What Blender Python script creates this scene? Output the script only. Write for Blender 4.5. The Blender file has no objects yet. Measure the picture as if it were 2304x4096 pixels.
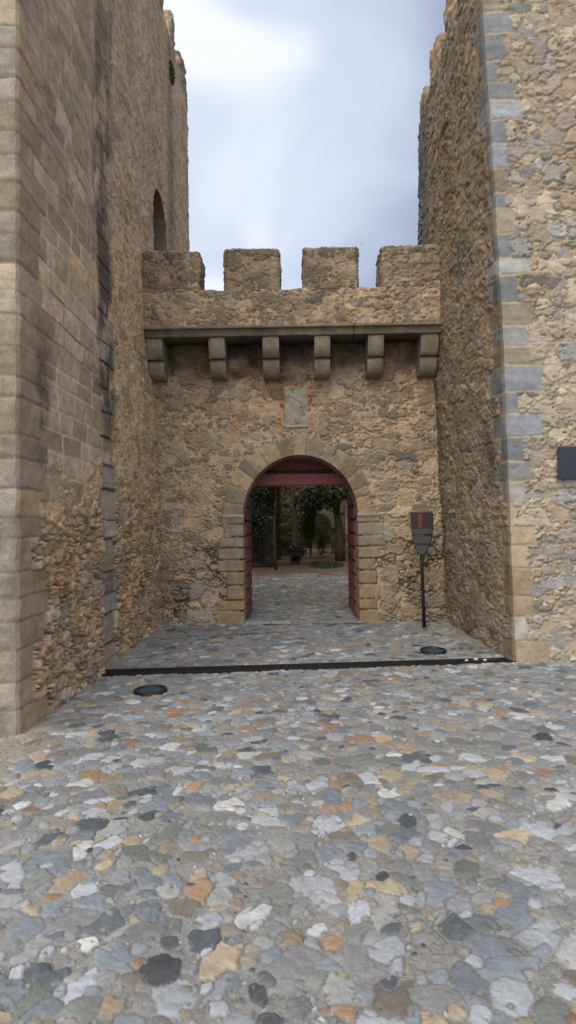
import bpy, bmesh, math, random
import numpy as np
from math import pi, sin, cos, radians
rng = np.random.default_rng(7)
random.seed(7)
S = bpy.context.scene
COL = S.collection

# ------------------------------------------------------------------ helpers
def tag(o, label=None, cat=None, group=None, kind=None):
    if label: o['label'] = label
    if cat: o['category'] = cat
    if group: o['group'] = group
    if kind: o['kind'] = kind
    return o

def empty(name, loc=(0, 0, 0), rz=0.0):
    o = bpy.data.objects.new(name, None); COL.objects.link(o)
    o.location = loc; o.rotation_euler = (0, 0, rz); o.empty_display_size = .2
    return o

def world_of(o):
    m = o.matrix_basis.copy()
    return m if o.parent is None else world_of(o.parent) @ o.matrix_parent_inverse @ m
def attach(o, parent):
    """parent while keeping the world coordinates the mesh was written in"""
    if parent is not None:
        o.parent = parent
        o.matrix_parent_inverse = world_of(parent).inverted()
    return o

def np_mesh(name, V, F, mat, cols=None, parent=None, smooth=True):
    V = np.asarray(V, np.float32); F = np.asarray(F, np.int32)
    me = bpy.data.meshes.new(name)
    me.vertices.add(len(V)); me.vertices.foreach_set('co', V.ravel())
    n = F.shape[1]
    me.loops.add(F.size); me.loops.foreach_set('vertex_index', F.ravel())
    me.polygons.add(len(F)); me.polygons.foreach_set('loop_start', np.arange(0, F.size, n, dtype=np.int32))
    me.polygons.foreach_set('use_smooth', np.full(len(F), smooth, bool))
    me.update(calc_edges=True)
    if cols is not None:
        a = me.color_attributes.new('Col', 'FLOAT_COLOR', 'POINT')
        c = np.ones((len(V), 4), np.float32); c[:, :cols.shape[1]] = cols
        a.data.foreach_set('color', c.ravel())
    me.materials.append(mat)
    o = bpy.data.objects.new(name, me); COL.objects.link(o)
    return attach(o, parent)

def bm_obj(name, bm, mat, parent=None, smooth=False, col=None):
    me = bpy.data.meshes.new(name)
    bmesh.ops.recalc_face_normals(bm, faces=bm.faces)
    bm.to_mesh(me); bm.free()
    if smooth:
        me.polygons.foreach_set('use_smooth', np.ones(len(me.polygons), bool))
    if col is not None:
        a = me.color_attributes.new('Col', 'FLOAT_COLOR', 'POINT')
        a.data.foreach_set('color', np.tile(np.array(list(col) + [1.0], np.float32), len(me.vertices)))
    me.materials.append(mat)
    o = bpy.data.objects.new(name, me); COL.objects.link(o)
    return attach(o, parent)

def box(bm, x0, x1, y0, y1, z0, z1, bev=0.0):
    vs = [bm.verts.new((x, y, z)) for x in (x0, x1) for y in (y0, y1) for z in (z0, z1)]
    fs = [(0, 1, 3, 2), (4, 6, 7, 5), (0, 4, 5, 1), (2, 3, 7, 6), (0, 2, 6, 4), (1, 5, 7, 3)]
    ff = [bm.faces.new([vs[i] for i in f]) for f in fs]
    if bev > 0:
        es = list({e for f in ff for e in f.edges})
        bmesh.ops.bevel(bm, geom=es, offset=bev, segments=2, profile=.6, affect='EDGES')

def cyl(bm, c, r, h, n=32, r2=None):
    r2 = r if r2 is None else r2
    a = [bm.verts.new((c[0]+r*cos(2*pi*i/n), c[1]+r*sin(2*pi*i/n), c[2])) for i in range(n)]
    b = [bm.verts.new((c[0]+r2*cos(2*pi*i/n), c[1]+r2*sin(2*pi*i/n), c[2]+h)) for i in range(n)]
    for i in range(n): bm.faces.new((a[i], a[(i+1) % n], b[(i+1) % n], b[i]))
    bm.faces.new(a[::-1]); bm.faces.new(b)

def tube(bm, pts, rad, n=8):
    """tapered tube through points"""
    rings = []
    P = [np.array(p, float) for p in pts]
    for i, p in enumerate(P):
        d = P[min(i+1, len(P)-1)] - P[max(i-1, 0)]
        d /= np.linalg.norm(d) + 1e-9
        u = np.cross(d, (0.31, .9, .2)); u /= np.linalg.norm(u); w = np.cross(d, u)
        rings.append([bm.verts.new(p + rad[i]*(u*cos(2*pi*k/n) + w*sin(2*pi*k/n))) for k in range(n)])
    for a, b in zip(rings, rings[1:]):
        for k in range(n): bm.faces.new((a[k], a[(k+1) % n], b[(k+1) % n], b[k]))
    bm.faces.new(rings[0][::-1]); bm.faces.new(rings[-1])

# ------------------------------------------------------------------ numpy noise
TB = rng.random((64, 64, 64)).astype(np.float32)
def n3(p, sc=1.0, off=0.0):
    q = np.asarray(p, np.float32)*sc + off
    i = np.floor(q).astype(np.int32); f = q - i; f = f*f*(3-2*f)
    i &= 63; j = (i+1) & 63
    x0, y0, z0 = i[..., 0], i[..., 1], i[..., 2]; x1, y1, z1 = j[..., 0], j[..., 1], j[..., 2]
    fx, fy, fz = f[..., 0], f[..., 1], f[..., 2]
    a = TB[x0, y0, z0]*(1-fx)+TB[x1, y0, z0]*fx; b = TB[x0, y1, z0]*(1-fx)+TB[x1, y1, z0]*fx
    c = TB[x0, y0, z1]*(1-fx)+TB[x1, y0, z1]*fx; d = TB[x0, y1, z1]*(1-fx)+TB[x1, y1, z1]*fx
    return (a*(1-fy)+b*fy)*(1-fz)+(c*(1-fy)+d*fy)*fz          # 0..1
def n2(u, v, sc=1.0, off=0.0):
    return n3(np.stack([u, v, np.full_like(u, .37)], -1), sc, off)
def fbm2(u, v, sc, off=0.0, o=3):
    s = 0; a = .5; t = 0
    for k in range(o):
        s = s + a*n2(u, v, sc*2**k, off+k*7.3); t += a; a *= .55
    return s/t
def sm(x, a, b):
    t = np.clip((x-a)/(b-a), 0, 1); return t*t*(3-2*t)
def hsh(i, j, k):
    h = (i.astype(np.int64)*73856093) ^ (j.astype(np.int64)*19349663) ^ np.int64(k*83492791)
    h = (h ^ (h >> 13))*np.int64(1274126177) & 0xffffffff
    h = (h ^ (h >> 16)); return ((h & 0xffffff)/float(0xffffff)).astype(np.float32)

HT = rng.random((8, 65536)).astype(np.float32)
ND = 6
_an = ((np.arange(ND)[:, None]+(rng.random((ND, 65536))-.5)*.75)*2*pi/ND)
DC = np.cos(_an).astype(np.float32); DS = np.sin(_an).astype(np.float32)
DR = (1/(.74+.40*rng.random((ND, 65536)))).astype(np.float32)
def rubble(u, v, layers, seed=0, warp=.012, warpsc=14, rot=.5, asp=.35):
    """irregular angular stones. layers: (cell_w, cell_h, keep, size, bias)"""
    uu = (u+(n2(u, v, warpsc, seed+3.1)-.5)*2*warp+(n2(u, v, warpsc*.3, seed+9.1)-.5)*3*warp).astype(np.float32)
    vv = (v+(n2(u, v, warpsc, seed+23.7)-.5)*2*warp+(n2(u, v, warpsc*.3, seed+29.1)-.5)*3*warp).astype(np.float32)
    F1 = np.full(u.shape, 9, np.float32); F2 = F1.copy(); ID = np.zeros_like(F1)
    DU = np.zeros_like(F1); DV = np.zeros_like(F1); RR = np.ones_like(F1)
    for li, (cw, ch, keep, rs, bias) in enumerate(layers):
        cj = np.floor(vv/ch).astype(np.int32)
        for dj in (-1, 0, 1):
            J = cj+dj
            sh = HT[7][(J*911+seed*31+li*7) & 65535]*cw
            ci = np.floor((uu-sh)/cw).astype(np.int32)
            for di in (-1, 0, 1):
                I = ci+di
                ix = ((I*7919) ^ (J*104729) ^ (seed*15731+li*789)) & 65535
                dx = (uu-sh)-(I+.5+(HT[0][ix]-.5)*.6)*cw; dy = vv-(J+.5+(HT[1][ix]-.5)*.6)*ch
                a = (HT[4][ix]-.5)*rot; ca = np.cos(a); sa = np.sin(a)
                r = rs*(.72+.56*HT[2][ix]); g = 1+(HT[5][ix]-.5)*2*asp
                px = (dx*ca+dy*sa)/(cw*.56*r*g); py = (-dx*sa+dy*ca)/(ch*.56*r/g)
                d = np.full(u.shape, -9, np.float32)
                for k in range(ND):
                    np.maximum(d, (px*DC[k][ix]+py*DS[k][ix])*DR[k][ix], out=d)
                d = d*.8+.2*np.sqrt(px*px+py*py)+bias
                d[HT[3][ix] >= keep] = 8.0
                m = d < F1
                F2 = np.where(m, F1, np.minimum(F2, d)); F1 = np.where(m, d, F1)
                ID = np.where(m, HT[6][ix], ID); DU = np.where(m, px, DU); DV = np.where(m, py, DV)
                RR = np.where(m, np.float32(min(cw, ch)*rs), RR)
    return F1, F2, ID, DU, DV, RR

def pal(idv, colors, weights, k=0):
    c = np.array(colors, np.float32); w = np.cumsum(weights)/np.sum(weights)
    t = np.mod(idv*31.7+k*.13, 1.0)
    i = np.searchsorted(w, t).clip(0, len(c)-1)
    br = (.70+.60*np.mod(idv*173.3, 1.0))[..., None]
    return c[i]*br

def grid_faces(nu, nv, mask=None, flip=False):
    i = np.arange(nu-1)[:, None]; j = np.arange(nv-1)[None, :]
    a = i*nv+j
    q = np.stack([a, a+nv, a+nv+1, a+1], -1)
    if flip: q = q[..., ::-1]
    if mask is not None:
        keep = ~(mask[:-1, :-1] | mask[1:, :-1] | mask[1:, 1:] | mask[:-1, 1:])
        return q[keep]
    return q.reshape(-1, 4)

# ------------------------------------------------------------------ materials
def mat_new(name):
    m = bpy.data.materials.new(name); m.use_nodes = True
    nt = m.node_tree; b = nt.nodes['Principled BSDF']
    return m, nt, b
def N(nt, t, **kw):
    n = nt.nodes.new(t)
    for k, v in kw.items(): setattr(n, k, v)
    return n

def stone_material(name, grain=70, bump=.5, contrast=.45, rough=.93, tint=(1, 1, 1), speck=.25, dist=.006):
    m, nt, b = mat_new(name)
    L = nt.links.new
    at = N(nt, 'ShaderNodeAttribute', attribute_name='Col')
    geo = N(nt, 'ShaderNodeNewGeometry')
    def noise(sc, det=5, r=.6):
        n = N(nt, 'ShaderNodeTexNoise'); n.inputs['Scale'].default_value = sc
        n.inputs['Detail'].default_value = det; n.inputs['Roughness'].default_value = r
        L(geo.outputs['Position'], n.inputs['Vector']); return n
    fine = noise(grain, 4, .7); mid = noise(11, 6, .65); big = noise(1.1, 4, .6)
    def ramp(src, lo, hi):
        r = N(nt, 'ShaderNodeMapRange'); L(src.outputs['Fac'], r.inputs['Value'])
        r.inputs['From Min'].default_value = .28; r.inputs['From Max'].default_value = .72
        r.inputs['To Min'].default_value = lo; r.inputs['To Max'].default_value = hi; return r
    r1 = ramp(fine, 1-contrast*.6, 1+contrast*.6); r2 = ramp(mid, 1-contrast*.55, 1+contrast*.5); r3 = ramp(big, .86, 1.14)
    mu = N(nt, 'ShaderNodeMath', operation='MULTIPLY'); L(r1.outputs[0], mu.inputs[0]); L(r2.outputs[0], mu.inputs[1])
    mu2 = N(nt, 'ShaderNodeMath', operation='MULTIPLY'); L(mu.outputs[0], mu2.inputs[0]); L(r3.outputs[0], mu2.inputs[1])
    vm = N(nt, 'ShaderNodeVectorMath', operation='SCALE'); L(at.outputs['Color'], vm.inputs[0]); L(mu2.outputs[0], vm.inputs['Scale'])
    # pale lime / lichen specks
    sp = noise(grain*.45, 3, .5)
    rs = N(nt, 'ShaderNodeMapRange'); L(sp.outputs['Fac'], rs.inputs['Value'])
    rs.inputs['From Min'].default_value = .60; rs.inputs['From Max'].default_value = .72
    rs.inputs['To Min'].default_value = 0; rs.inputs['To Max'].default_value = speck
    mx = N(nt, 'ShaderNodeMix', data_type='RGBA'); L(rs.outputs[0], mx.inputs['Factor'])
    L(vm.outputs[0], mx.inputs[6]); mx.inputs[7].default_value = (.50, .45, .36, 1)
    tm = N(nt, 'ShaderNodeMix', data_type='RGBA', blend_type='MULTIPLY'); tm.inputs['Factor'].default_value = 1
    L(mx.outputs[2], tm.inputs[6]); tm.inputs[7].default_value = (*tint, 1)
    L(tm.outputs[2], b.inputs['Base Color'])
    ad = N(nt, 'ShaderNodeMath', operation='MULTIPLY_ADD'); L(mid.outputs['Fac'], ad.inputs[0]); ad.inputs[1].default_value = 2.2
    L(fine.outputs['Fac'], ad.inputs[2])
    bp = N(nt, 'ShaderNodeBump'); bp.inputs['Strength'].default_value = bump; bp.inputs['Distance'].default_value = dist
    L(ad.outputs[0], bp.inputs['Height']); L(bp.outputs[0], b.inputs['Normal'])
    b.inputs['Roughness'].default_value = rough; b.inputs['Specular IOR Level'].default_value = .25
    return m

def plain(name, col, rough=.6, metal=0.0, var=.2, sc=12, bump=.15, stretch=(1, 1, 1), spec=.4):
    m, nt, b = mat_new(name); L = nt.links.new
    tc = N(nt, 'ShaderNodeTexCoord'); mp = N(nt, 'ShaderNodeMapping'); mp.inputs['Scale'].default_value = stretch
    L(tc.outputs['Object'], mp.inputs['Vector'])
    n = N(nt, 'ShaderNodeTexNoise'); n.inputs['Scale'].default_value = sc; n.inputs['Detail'].default_value = 6; n.inputs['Roughness'].default_value = .65
    L(mp.outputs[0], n.inputs['Vector'])
    r = N(nt, 'ShaderNodeMapRange'); L(n.outputs['Fac'], r.inputs['Value'])
    r.inputs['From Min'].default_value = .25; r.inputs['From Max'].default_value = .75
    r.inputs['To Min'].default_value = 1-var; r.inputs['To Max'].default_value = 1+var
    vm = N(nt, 'ShaderNodeVectorMath', operation='SCALE'); vm.inputs[0].default_value = col; L(r.outputs[0], vm.inputs['Scale'])
    L(vm.outputs[0], b.inputs['Base Color'])
    bp = N(nt, 'ShaderNodeBump'); bp.inputs['Strength'].default_value = bump; bp.inputs['Distance'].default_value = .004
    L(n.outputs['Fac'], bp.inputs['Height']); L(bp.outputs[0], b.inputs['Normal'])
    b.inputs['Roughness'].default_value = rough; b.inputs['Metallic'].default_value = metal; b.inputs['Specular IOR Level'].default_value = spec
    return m

M_STONE = stone_material('masonry', tint=(.90, .885, .855), contrast=.42, bump=.6)
M_COBBLE = stone_material('cobbles', grain=90, bump=.5, contrast=.22, rough=.78, speck=.06, dist=.004)
M_CARVED = stone_material('carved_granite', grain=110, bump=.4, contrast=.4, speck=.10, tint=(.84, .80, .74))
M_RED = plain('red_painted_timber', (.175, .046, .048), .6, var=.3, sc=7, stretch=(1, 1, 6))
M_REDB = plain('red_painted_beam', (.23, .062, .062), .6, var=.25, sc=6, stretch=(1, 5, 6))
M_IRON = plain('dark_iron', (.018, .016, .016), .6, metal=.4, var=.3, sc=30)
M_STEEL = plain('black_painted_steel', (.022, .023, .025), .45, metal=.6, var=.25, sc=25)
M_DRAIN = plain('drain_iron', (.010, .009, .009), .7, metal=.3, var=.4, sc=40)
M_VOID = plain('channel_darkness', (.006, .006, .006), .9, var=.2)
M_LENS = plain('lamp_lens', (.022, .045, .062), .22, var=.2, sc=20, bump=.02, spec=.6)
M_NAVY = plain('navy_panel', (.020, .025, .042), .4, var=.12, sc=14, bump=.04)
M_BARK = plain('bark', (.070, .055, .042), .95, var=.4, sc=16, bump=.8, stretch=(1, 1, .25))
M_BARKP = plain('pale_bark', (.095, .082, .065), .95, var=.4, sc=10, bump=.8, stretch=(1, 1, .4))
M_BIRD = plain('bird_feathers', (.03, .03, .04), .8, var=.2)
def leaf_mat(name, c):
    m, nt, b = mat_new(name); L = nt.links.new
    g = N(nt, 'ShaderNodeNewGeometry')
    r = N(nt, 'ShaderNodeMapRange'); L(g.outputs['Random Per Island'], r.inputs['Value'])
    r.inputs['To Min'].default_value = .5; r.inputs['To Max'].default_value = 1.6
    vm = N(nt, 'ShaderNodeVectorMath', operation='SCALE'); vm.inputs[0].default_value = c; L(r.outputs[0], vm.inputs['Scale'])
    L(vm.outputs[0], b.inputs['Base Color']); b.inputs['Roughness'].default_value = .6
    b.inputs['Specular IOR Level'].default_value = .3
    return m
M_LEAF = leaf_mat('dark_leaves', (.030, .045, .022))
M_LEAF2 = leaf_mat('green_leaves', (.050, .080, .024))
M_LEAF3 = leaf_mat('olive_leaves', (.10, .11, .05))
M_GRASS = leaf_mat('grass_blades', (.045, .06, .022))

# ------------------------------------------------------------------ palettes (linear albedo)
TAN = [(.34, .255, .165), (.40, .31, .21), (.27, .215, .155), (.30, .27, .22), (.40, .28, .17), (.17, .155, .13), (.34, .25, .195)]
WT = [5, 3.5, 4, 3, 1.0, .8, 2]
MORTAR = np.array((.47, .375, .26), np.float32)
SLATE = [(.25, .265, .285), (.30, .315, .335), (.22, .235, .24), (.33, .335, .32), (.33, .29, .22)]
WS = [4, 3, 3, 2, 1.5]

def masonry(u, v, seed, layers, mlev, P=TAN, W=WT, mort=MORTAR, amp=.03, warp=.010, rot=.5, joint=.10, asp=.35, vary=.95):
    """u,v metres; mlev: mortar level 0 (deep raked joints) .. 1 (nearly covered). -> height(m), rgb"""
    F1, F2, ID, DU, DV, R = rubble(u, v, layers, seed, warp=warp, rot=rot, asp=asp)
    e = (F2-F1)*np.clip(R/.12, .5, 1.6)
    t1 = np.mod(ID*57.7, 1)-.5; t2 = np.mod(ID*91.3, 1)-.5; t3 = np.mod(ID*13.9, 1)
    lay = fbm2(u*.55+ID*9, v*1.6, 22, seed)-.5
    fe = 1-sm(F1+(n2(u, v, 40, seed+90)-.5)*.10, .93, 1.12)
    dome = sm(e, .0, joint*1.9)*(.25+.75*fe)
    hs = dome*(.72+.55*t3)-.35*(1-fe)+(t1*.30*DU+t2*.34*DV)*dome+lay*.40+(n2(u, v, 60, seed+2)-.5)*.16
    hm = mlev+(fbm2(u, v, 2.6, seed+5)-.5)*.50+(fbm2(u, v, 13, seed+15)-.5)*.22+(n2(u, v, 50, seed+8)-.5)*.14
    k = sm(hs-hm, -.02, .05)
    h = np.maximum(hs, hm)
    col = pal(ID, P, W)
    mean = np.array(P[0], np.float32)
    col = mean*(1-vary)+col*vary*.97
    f = fbm2(u*.6+ID*3, v*2.0, 17, seed+40, 4)
    col = col*(.78+.44*f)[..., None]
    # lime smeared over parts of the stones
    lw = (sm(fbm2(u, v, 6, seed+71), .50, .72)*.20)[..., None]
    hm2 = .78+.44*fbm2(u, v, 7, seed+60, 4)
    mc = mort*hm2[..., None]
    col = col*(1-lw)+mc*lw
    deep = sm(.36-hm, 0, .22)[..., None]                  # raked joints expose dark earth
    mc = mc*(1-.80*deep)
    # thin open crack along some stone edges
    cr = (1-sm(e, .0, .035))*sm(fbm2(u, v, 4, seed+33), .42, .58)
    rgb = mc*(1-k[..., None])+col*k[..., None]
    rgb = rgb*(1-.62*cr[..., None])
    return (h-.35*cr)*amp, rgb.astype(np.float32), k, ID

def courses(u, z, ch, bl, seed, warp=.006, jw=.012):
    """squared blocks in courses: distance to joint (m), id"""
    zz = z+(n2(u, z, 6, seed)-.5)*2*warp; uu = u+(n2(u, z, 7, seed+4)-.5)*2*warp
    q = zz/ch; r = np.floor(q).astype(np.int32)
    dj = (hsh(r, r*0, seed)-.5)*.36; fr = q-r
    # neighbouring joints move up and down together
    lo = (hsh(r, r*0, seed)-.5)*.36; hi = 1+(hsh(r+1, r*0, seed)-.5)*.36
    below = fr < lo; above = fr > hi
    r = r-below.astype(np.int32)+above.astype(np.int32)
    lo = (r+(hsh(r, r*0, seed)-.5)*.36)*ch; hi = (r+1+(hsh(r+1, r*0, seed)-.5)*.36)*ch
    off = hsh(r, r*0, seed+1)*bl
    p = (uu+off)/bl; c = np.floor(p).astype(np.int32)
    l = (hsh(c, r, seed+2)-.5)*.6; g = 1+(hsh(c+1, r, seed+2)-.5)*.6; fr = p-c
    b = fr < l; a = fr > g
    c = c-b.astype(np.int32)+a.astype(np.int32)
    le = (c+(hsh(c, r, seed+2)-.5)*.6)*bl; re = (c+1+(hsh(c+1, r, seed+2)-.5)*.6)*bl
    d = np.minimum(np.minimum(zz-lo, hi-zz), np.minimum(uu+off-le, re-uu-off))
    return d, hsh(c, r, seed+3)

def ashlar(u, z, ch, bl, seed, P, W, mort, amp=.012, jw=.008, dark=.0):
    d, ID = courses(u, z, ch, bl, seed)
    d = d+(n2(u, z, 30, seed+50)-.5)*.012-.006*sm(n2(u, z, 12, seed+52), .5, .8)
    k = sm(d, jw*.45, jw*1.4)
    h = sm(d, 0, .018)*.8 + (fbm2(u, z, 16, seed)-.5)*.5 + (ID-.5)*.3 + (np.mod(ID*7.7, 1)-.5)*.4*np.clip(d*8, 0, 1)
    col = pal(ID, P, W)*(.80+.40*fbm2(u, z, 13, seed+3))[..., None]
    mc = mort*(.85+.3*fbm2(u, z, 6, seed+6))[..., None]*(1-dark)
    return h*amp, (mc*(1-k[..., None])+col*k[..., None]).astype(np.float32), k, ID

def jitter3(p, amp=.016):
    """continuous world-space unevenness so that sheets that meet stay joined"""
    d = np.stack([n3(p, 5.5, 11.3)-.5, n3(p, 5.5, 31.9)-.5, n3(p, 5.5, 51.2)-.5], -1)
    d2 = np.stack([n3(p, 17, 1.3)-.5, n3(p, 17, 21.9)-.5, n3(p, 17, 41.2)-.5], -1)
    return p+d*2*amp+d2*amp*.9

def edge_taper(nu, nv, du, dv, w=.03):
    i = np.arange(nu)[:, None]*du; j = np.arange(nv)[None, :]*dv
    e = np.minimum(np.minimum(i, (nu-1)*du-i), np.minimum(j, (nv-1)*dv-j))
    return sm(e, 0, w)

LAY_A = [(.32, .20, .50, 1.14, 0), (.19, .12, .80, 1.12, .22), (.10, .062, .85, 1.05, .42)]
LAY_B = [(.26, .155, .45, 1.14, 0), (.155, .095, .82, 1.12, .2), (.085, .05, .85, 1.05, .40)]
def relief_sheet(us, vs, posf, nrm, pat, jit=.016, mask=None, taper=.03, flip=False):
    U, V = np.meshgrid(us, vs, indexing='ij'); U = U.astype(np.float32); V = V.astype(np.float32)
    h, rgb = pat(U, V)[:2]
    p = posf(U, V)
    tp = sm(np.minimum(np.minimum(U-us[0], us[-1]-U), np.minimum(V-vs[0], vs[-1]-V)), 0, taper)
    p = jitter3(p, jit)+np.array(nrm, np.float32)*(h*tp)[..., None]
    m = mask(U, V) if mask is not None else None
    return p.reshape(-1, 3), grid_faces(len(us), len(vs), m, flip), rgb.reshape(-1, 3)

class Sheets:
    def __init__(s): s.V = []; s.F = []; s.C = []; s.n = 0
    def add(s, V, F, C):
        s.V.append(V); s.F.append(F+s.n); s.C.append(C); s.n += len(V)
    def build(s, name, mat, parent=None):
        return np_mesh(name, np.concatenate(s.V), np.concatenate(s.F), mat, np.concatenate(s.C), parent)

def graded(a, b, d0, d1):
    n = max(3, int((b-a)/((d0+d1)/2))); t = np.linspace(0, 1, n)
    x = t*d0+(d1-d0)*t*t/2; return a+(b-a)*x/x[-1]
def lin(a, b, d): return np.linspace(a, b, max(3, int(round(abs(b-a)/d))+1))

def relief_box(sh, x0, x1, y0, y1, z0, z1, pat, res=.02, faces='xXyZ', topcol=(.20, .19, .15), warp=None, jit=.02, seed=0, bulge=0):
    W = warp or (lambda p: p)
    def st(*a): return W(np.stack(np.broadcast_arrays(*a), -1).astype(np.float32))
    topc = np.array(topcol, np.float32)
    def toppat(U, V):
        h, c = pat(U, V+50)[:2]
        m = fbm2(U, V, 6, 77)[..., None]
        return h*.5+(fbm2(U, V, 9, 3)-.5)*.05, c*.45*(1-m*.5)+topc*(.5+.5*m)
    def add(us, vs, f, n, p, flip=False):
        sh.add(*relief_sheet(us, vs, f, n, p, jit=jit, flip=flip, taper=.008))
    if 'y' in faces: add(lin(x0, x1, res), lin(z0, z1, res), lambda U, V: st(U, np.float32(y0), V), (0, -1, 0), pat)
    if 'Y' in faces: add(lin(x0, x1, res), lin(z0, z1, res), lambda U, V: st(U, np.float32(y1), V), (0, 1, 0), lambda U, V: pat(U+9, V), True)
    if 'x' in faces: add(lin(y0, y1, res), lin(z0, z1, res), lambda U, V: st(np.float32(x0), U, V), (-1, 0, 0), lambda U, V: pat(U+x0, V), True)
    if 'X' in faces: add(lin(y0, y1, res), lin(z0, z1, res), lambda U, V: st(np.float32(x1), U, V), (1, 0, 0), lambda U, V: pat(U+x1, V))
    if 'Z' in faces: add(lin(x0, x1, res), lin(y0, y1, res), lambda U, V: st(U, V, np.float32(z1)), (0, 0, 1), toppat)
    if 'z' in faces: add(lin(x0, x1, res), lin(y0, y1, res), lambda U, V: st(U, V, np.float32(z0)), (0, 0, -1), toppat, True)

# ------------------------------------------------------------------ ground
def G(x, y):
    y = np.asarray(y, float)
    return np.interp(y, [0, 6.4, 8.8, 9.4, 15.5, 26, 60], [0, 0, .13, .13, .40, .55, .7])

CP = [(.165, .188, .212), (.285, .305, .33), (.225, .228, .222), (.285, .235, .17), (.25, .165, .105), (.07, .08, .09), (.155, .17, .155), (.20, .175, .15), (.36, .365, .36), (.20, .20, .207)]
CW = [5, 4.2, 4.4, 3.0, 1.0, 1.4, 2.4, 2.6, 1.6, 3.4]
GM = np.array((.215, .210, .200), np.float32)
def cobble_rgbh(U, V, amp=.015):
    lay = [(.150, .112, .60, 1.07, 0), (.112, .084, .94, 1.14, .38), (.058, .043, .60, 1.0, .62)]
    a = .25                                            # stones lean a little off the axis of the court
    u = U*cos(a)+V*sin(a); v = -U*sin(a)+V*cos(a)
    F1, F2, ID, DU, DV, R = rubble(u, v, lay, 3, warp=.0022, warpsc=32, rot=2.4, asp=.34)
    e = (F2-F1)*np.clip(R/.07, .6, 1.5)
    bare = fbm2(U, V, 1.3, 4)                           # patches where the gravel mortar covers more
    lim = .07+.26*sm(bare, .52, .72)+.24*(np.mod(ID*3.9, 1)-.35)
    lim = np.maximum(lim, .05)
    wob = (n2(U, V, 70, 5)-.5)*.10
    k = sm(e+wob*.6, lim*.5, lim*.5+.05)*(1-sm(F1+wob*.6+.16*sm(bare, .52, .72), 1.02, 1.08))
    t1 = np.mod(ID*57.7, 1)-.5; t2 = np.mod(ID*91.3, 1)-.5; t3 = np.mod(ID*13.9, 1)
    hs = .15+.6*t3+.40*sm(e, 0, .45)*(1-.35*F1**2)+.40*t1*DU+.40*t2*DV+(fbm2(U, V, 34, 9)-.5)*.7
    hm = .10+(n2(U, V, 120, 2)-.5)*.25+(fbm2(U, V, 8, 8)-.5)*.35
    h = hm*(1-k)+np.maximum(hs, hm*.9)*k
    c = pal(ID, CP, CW); c = GM+(c-GM)*1.02; c = np.maximum(c, .045)
    ca = np.cos(ID*16); sa = np.sin(ID*16)
    c = c*.98*(.74+.52*fbm2(U*ca+V*sa+ID*5, (V*ca-U*sa)*3.2, 22, 6, 4))[..., None]
    dust = (sm(fbm2(U, V, 10, 44), .45, .75)*.12)[..., None]
    c = c*(1-dust)+GM*1.05*dust
    g = (.66+.68*n2(U, V, 150, 7))*(.86+.28*fbm2(U, V, 2.4, 12))
    rim = np.minimum(sm(e, lim*.05, lim*.5), 1)
    moss = (1-rim)*sm(fbm2(U, V, 2.6, 66), .5, .66)
    mc = GM*g[..., None]*(1-(1-rim)*.42*sm(fbm2(U, V, 7, 131), .42, .6))[..., None]
    mc = mc*(1-.45*moss[..., None])+np.array((.09, .10, .06), np.float32)*.45*moss[..., None]
    edge = k*(1-k)*4*sm(fbm2(U, V, 5, 21), .4, .6)
    rgb = (mc*(1-k[..., None])+c*k[..., None])*(1-.20*edge[..., None]*sm(fbm2(U, V, 9, 121), .45, .6)[..., None])
    rgb = rgb*np.array((.80, .815, .835), np.float32)
    return h*amp, rgb.astype(np.float32)

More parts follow.
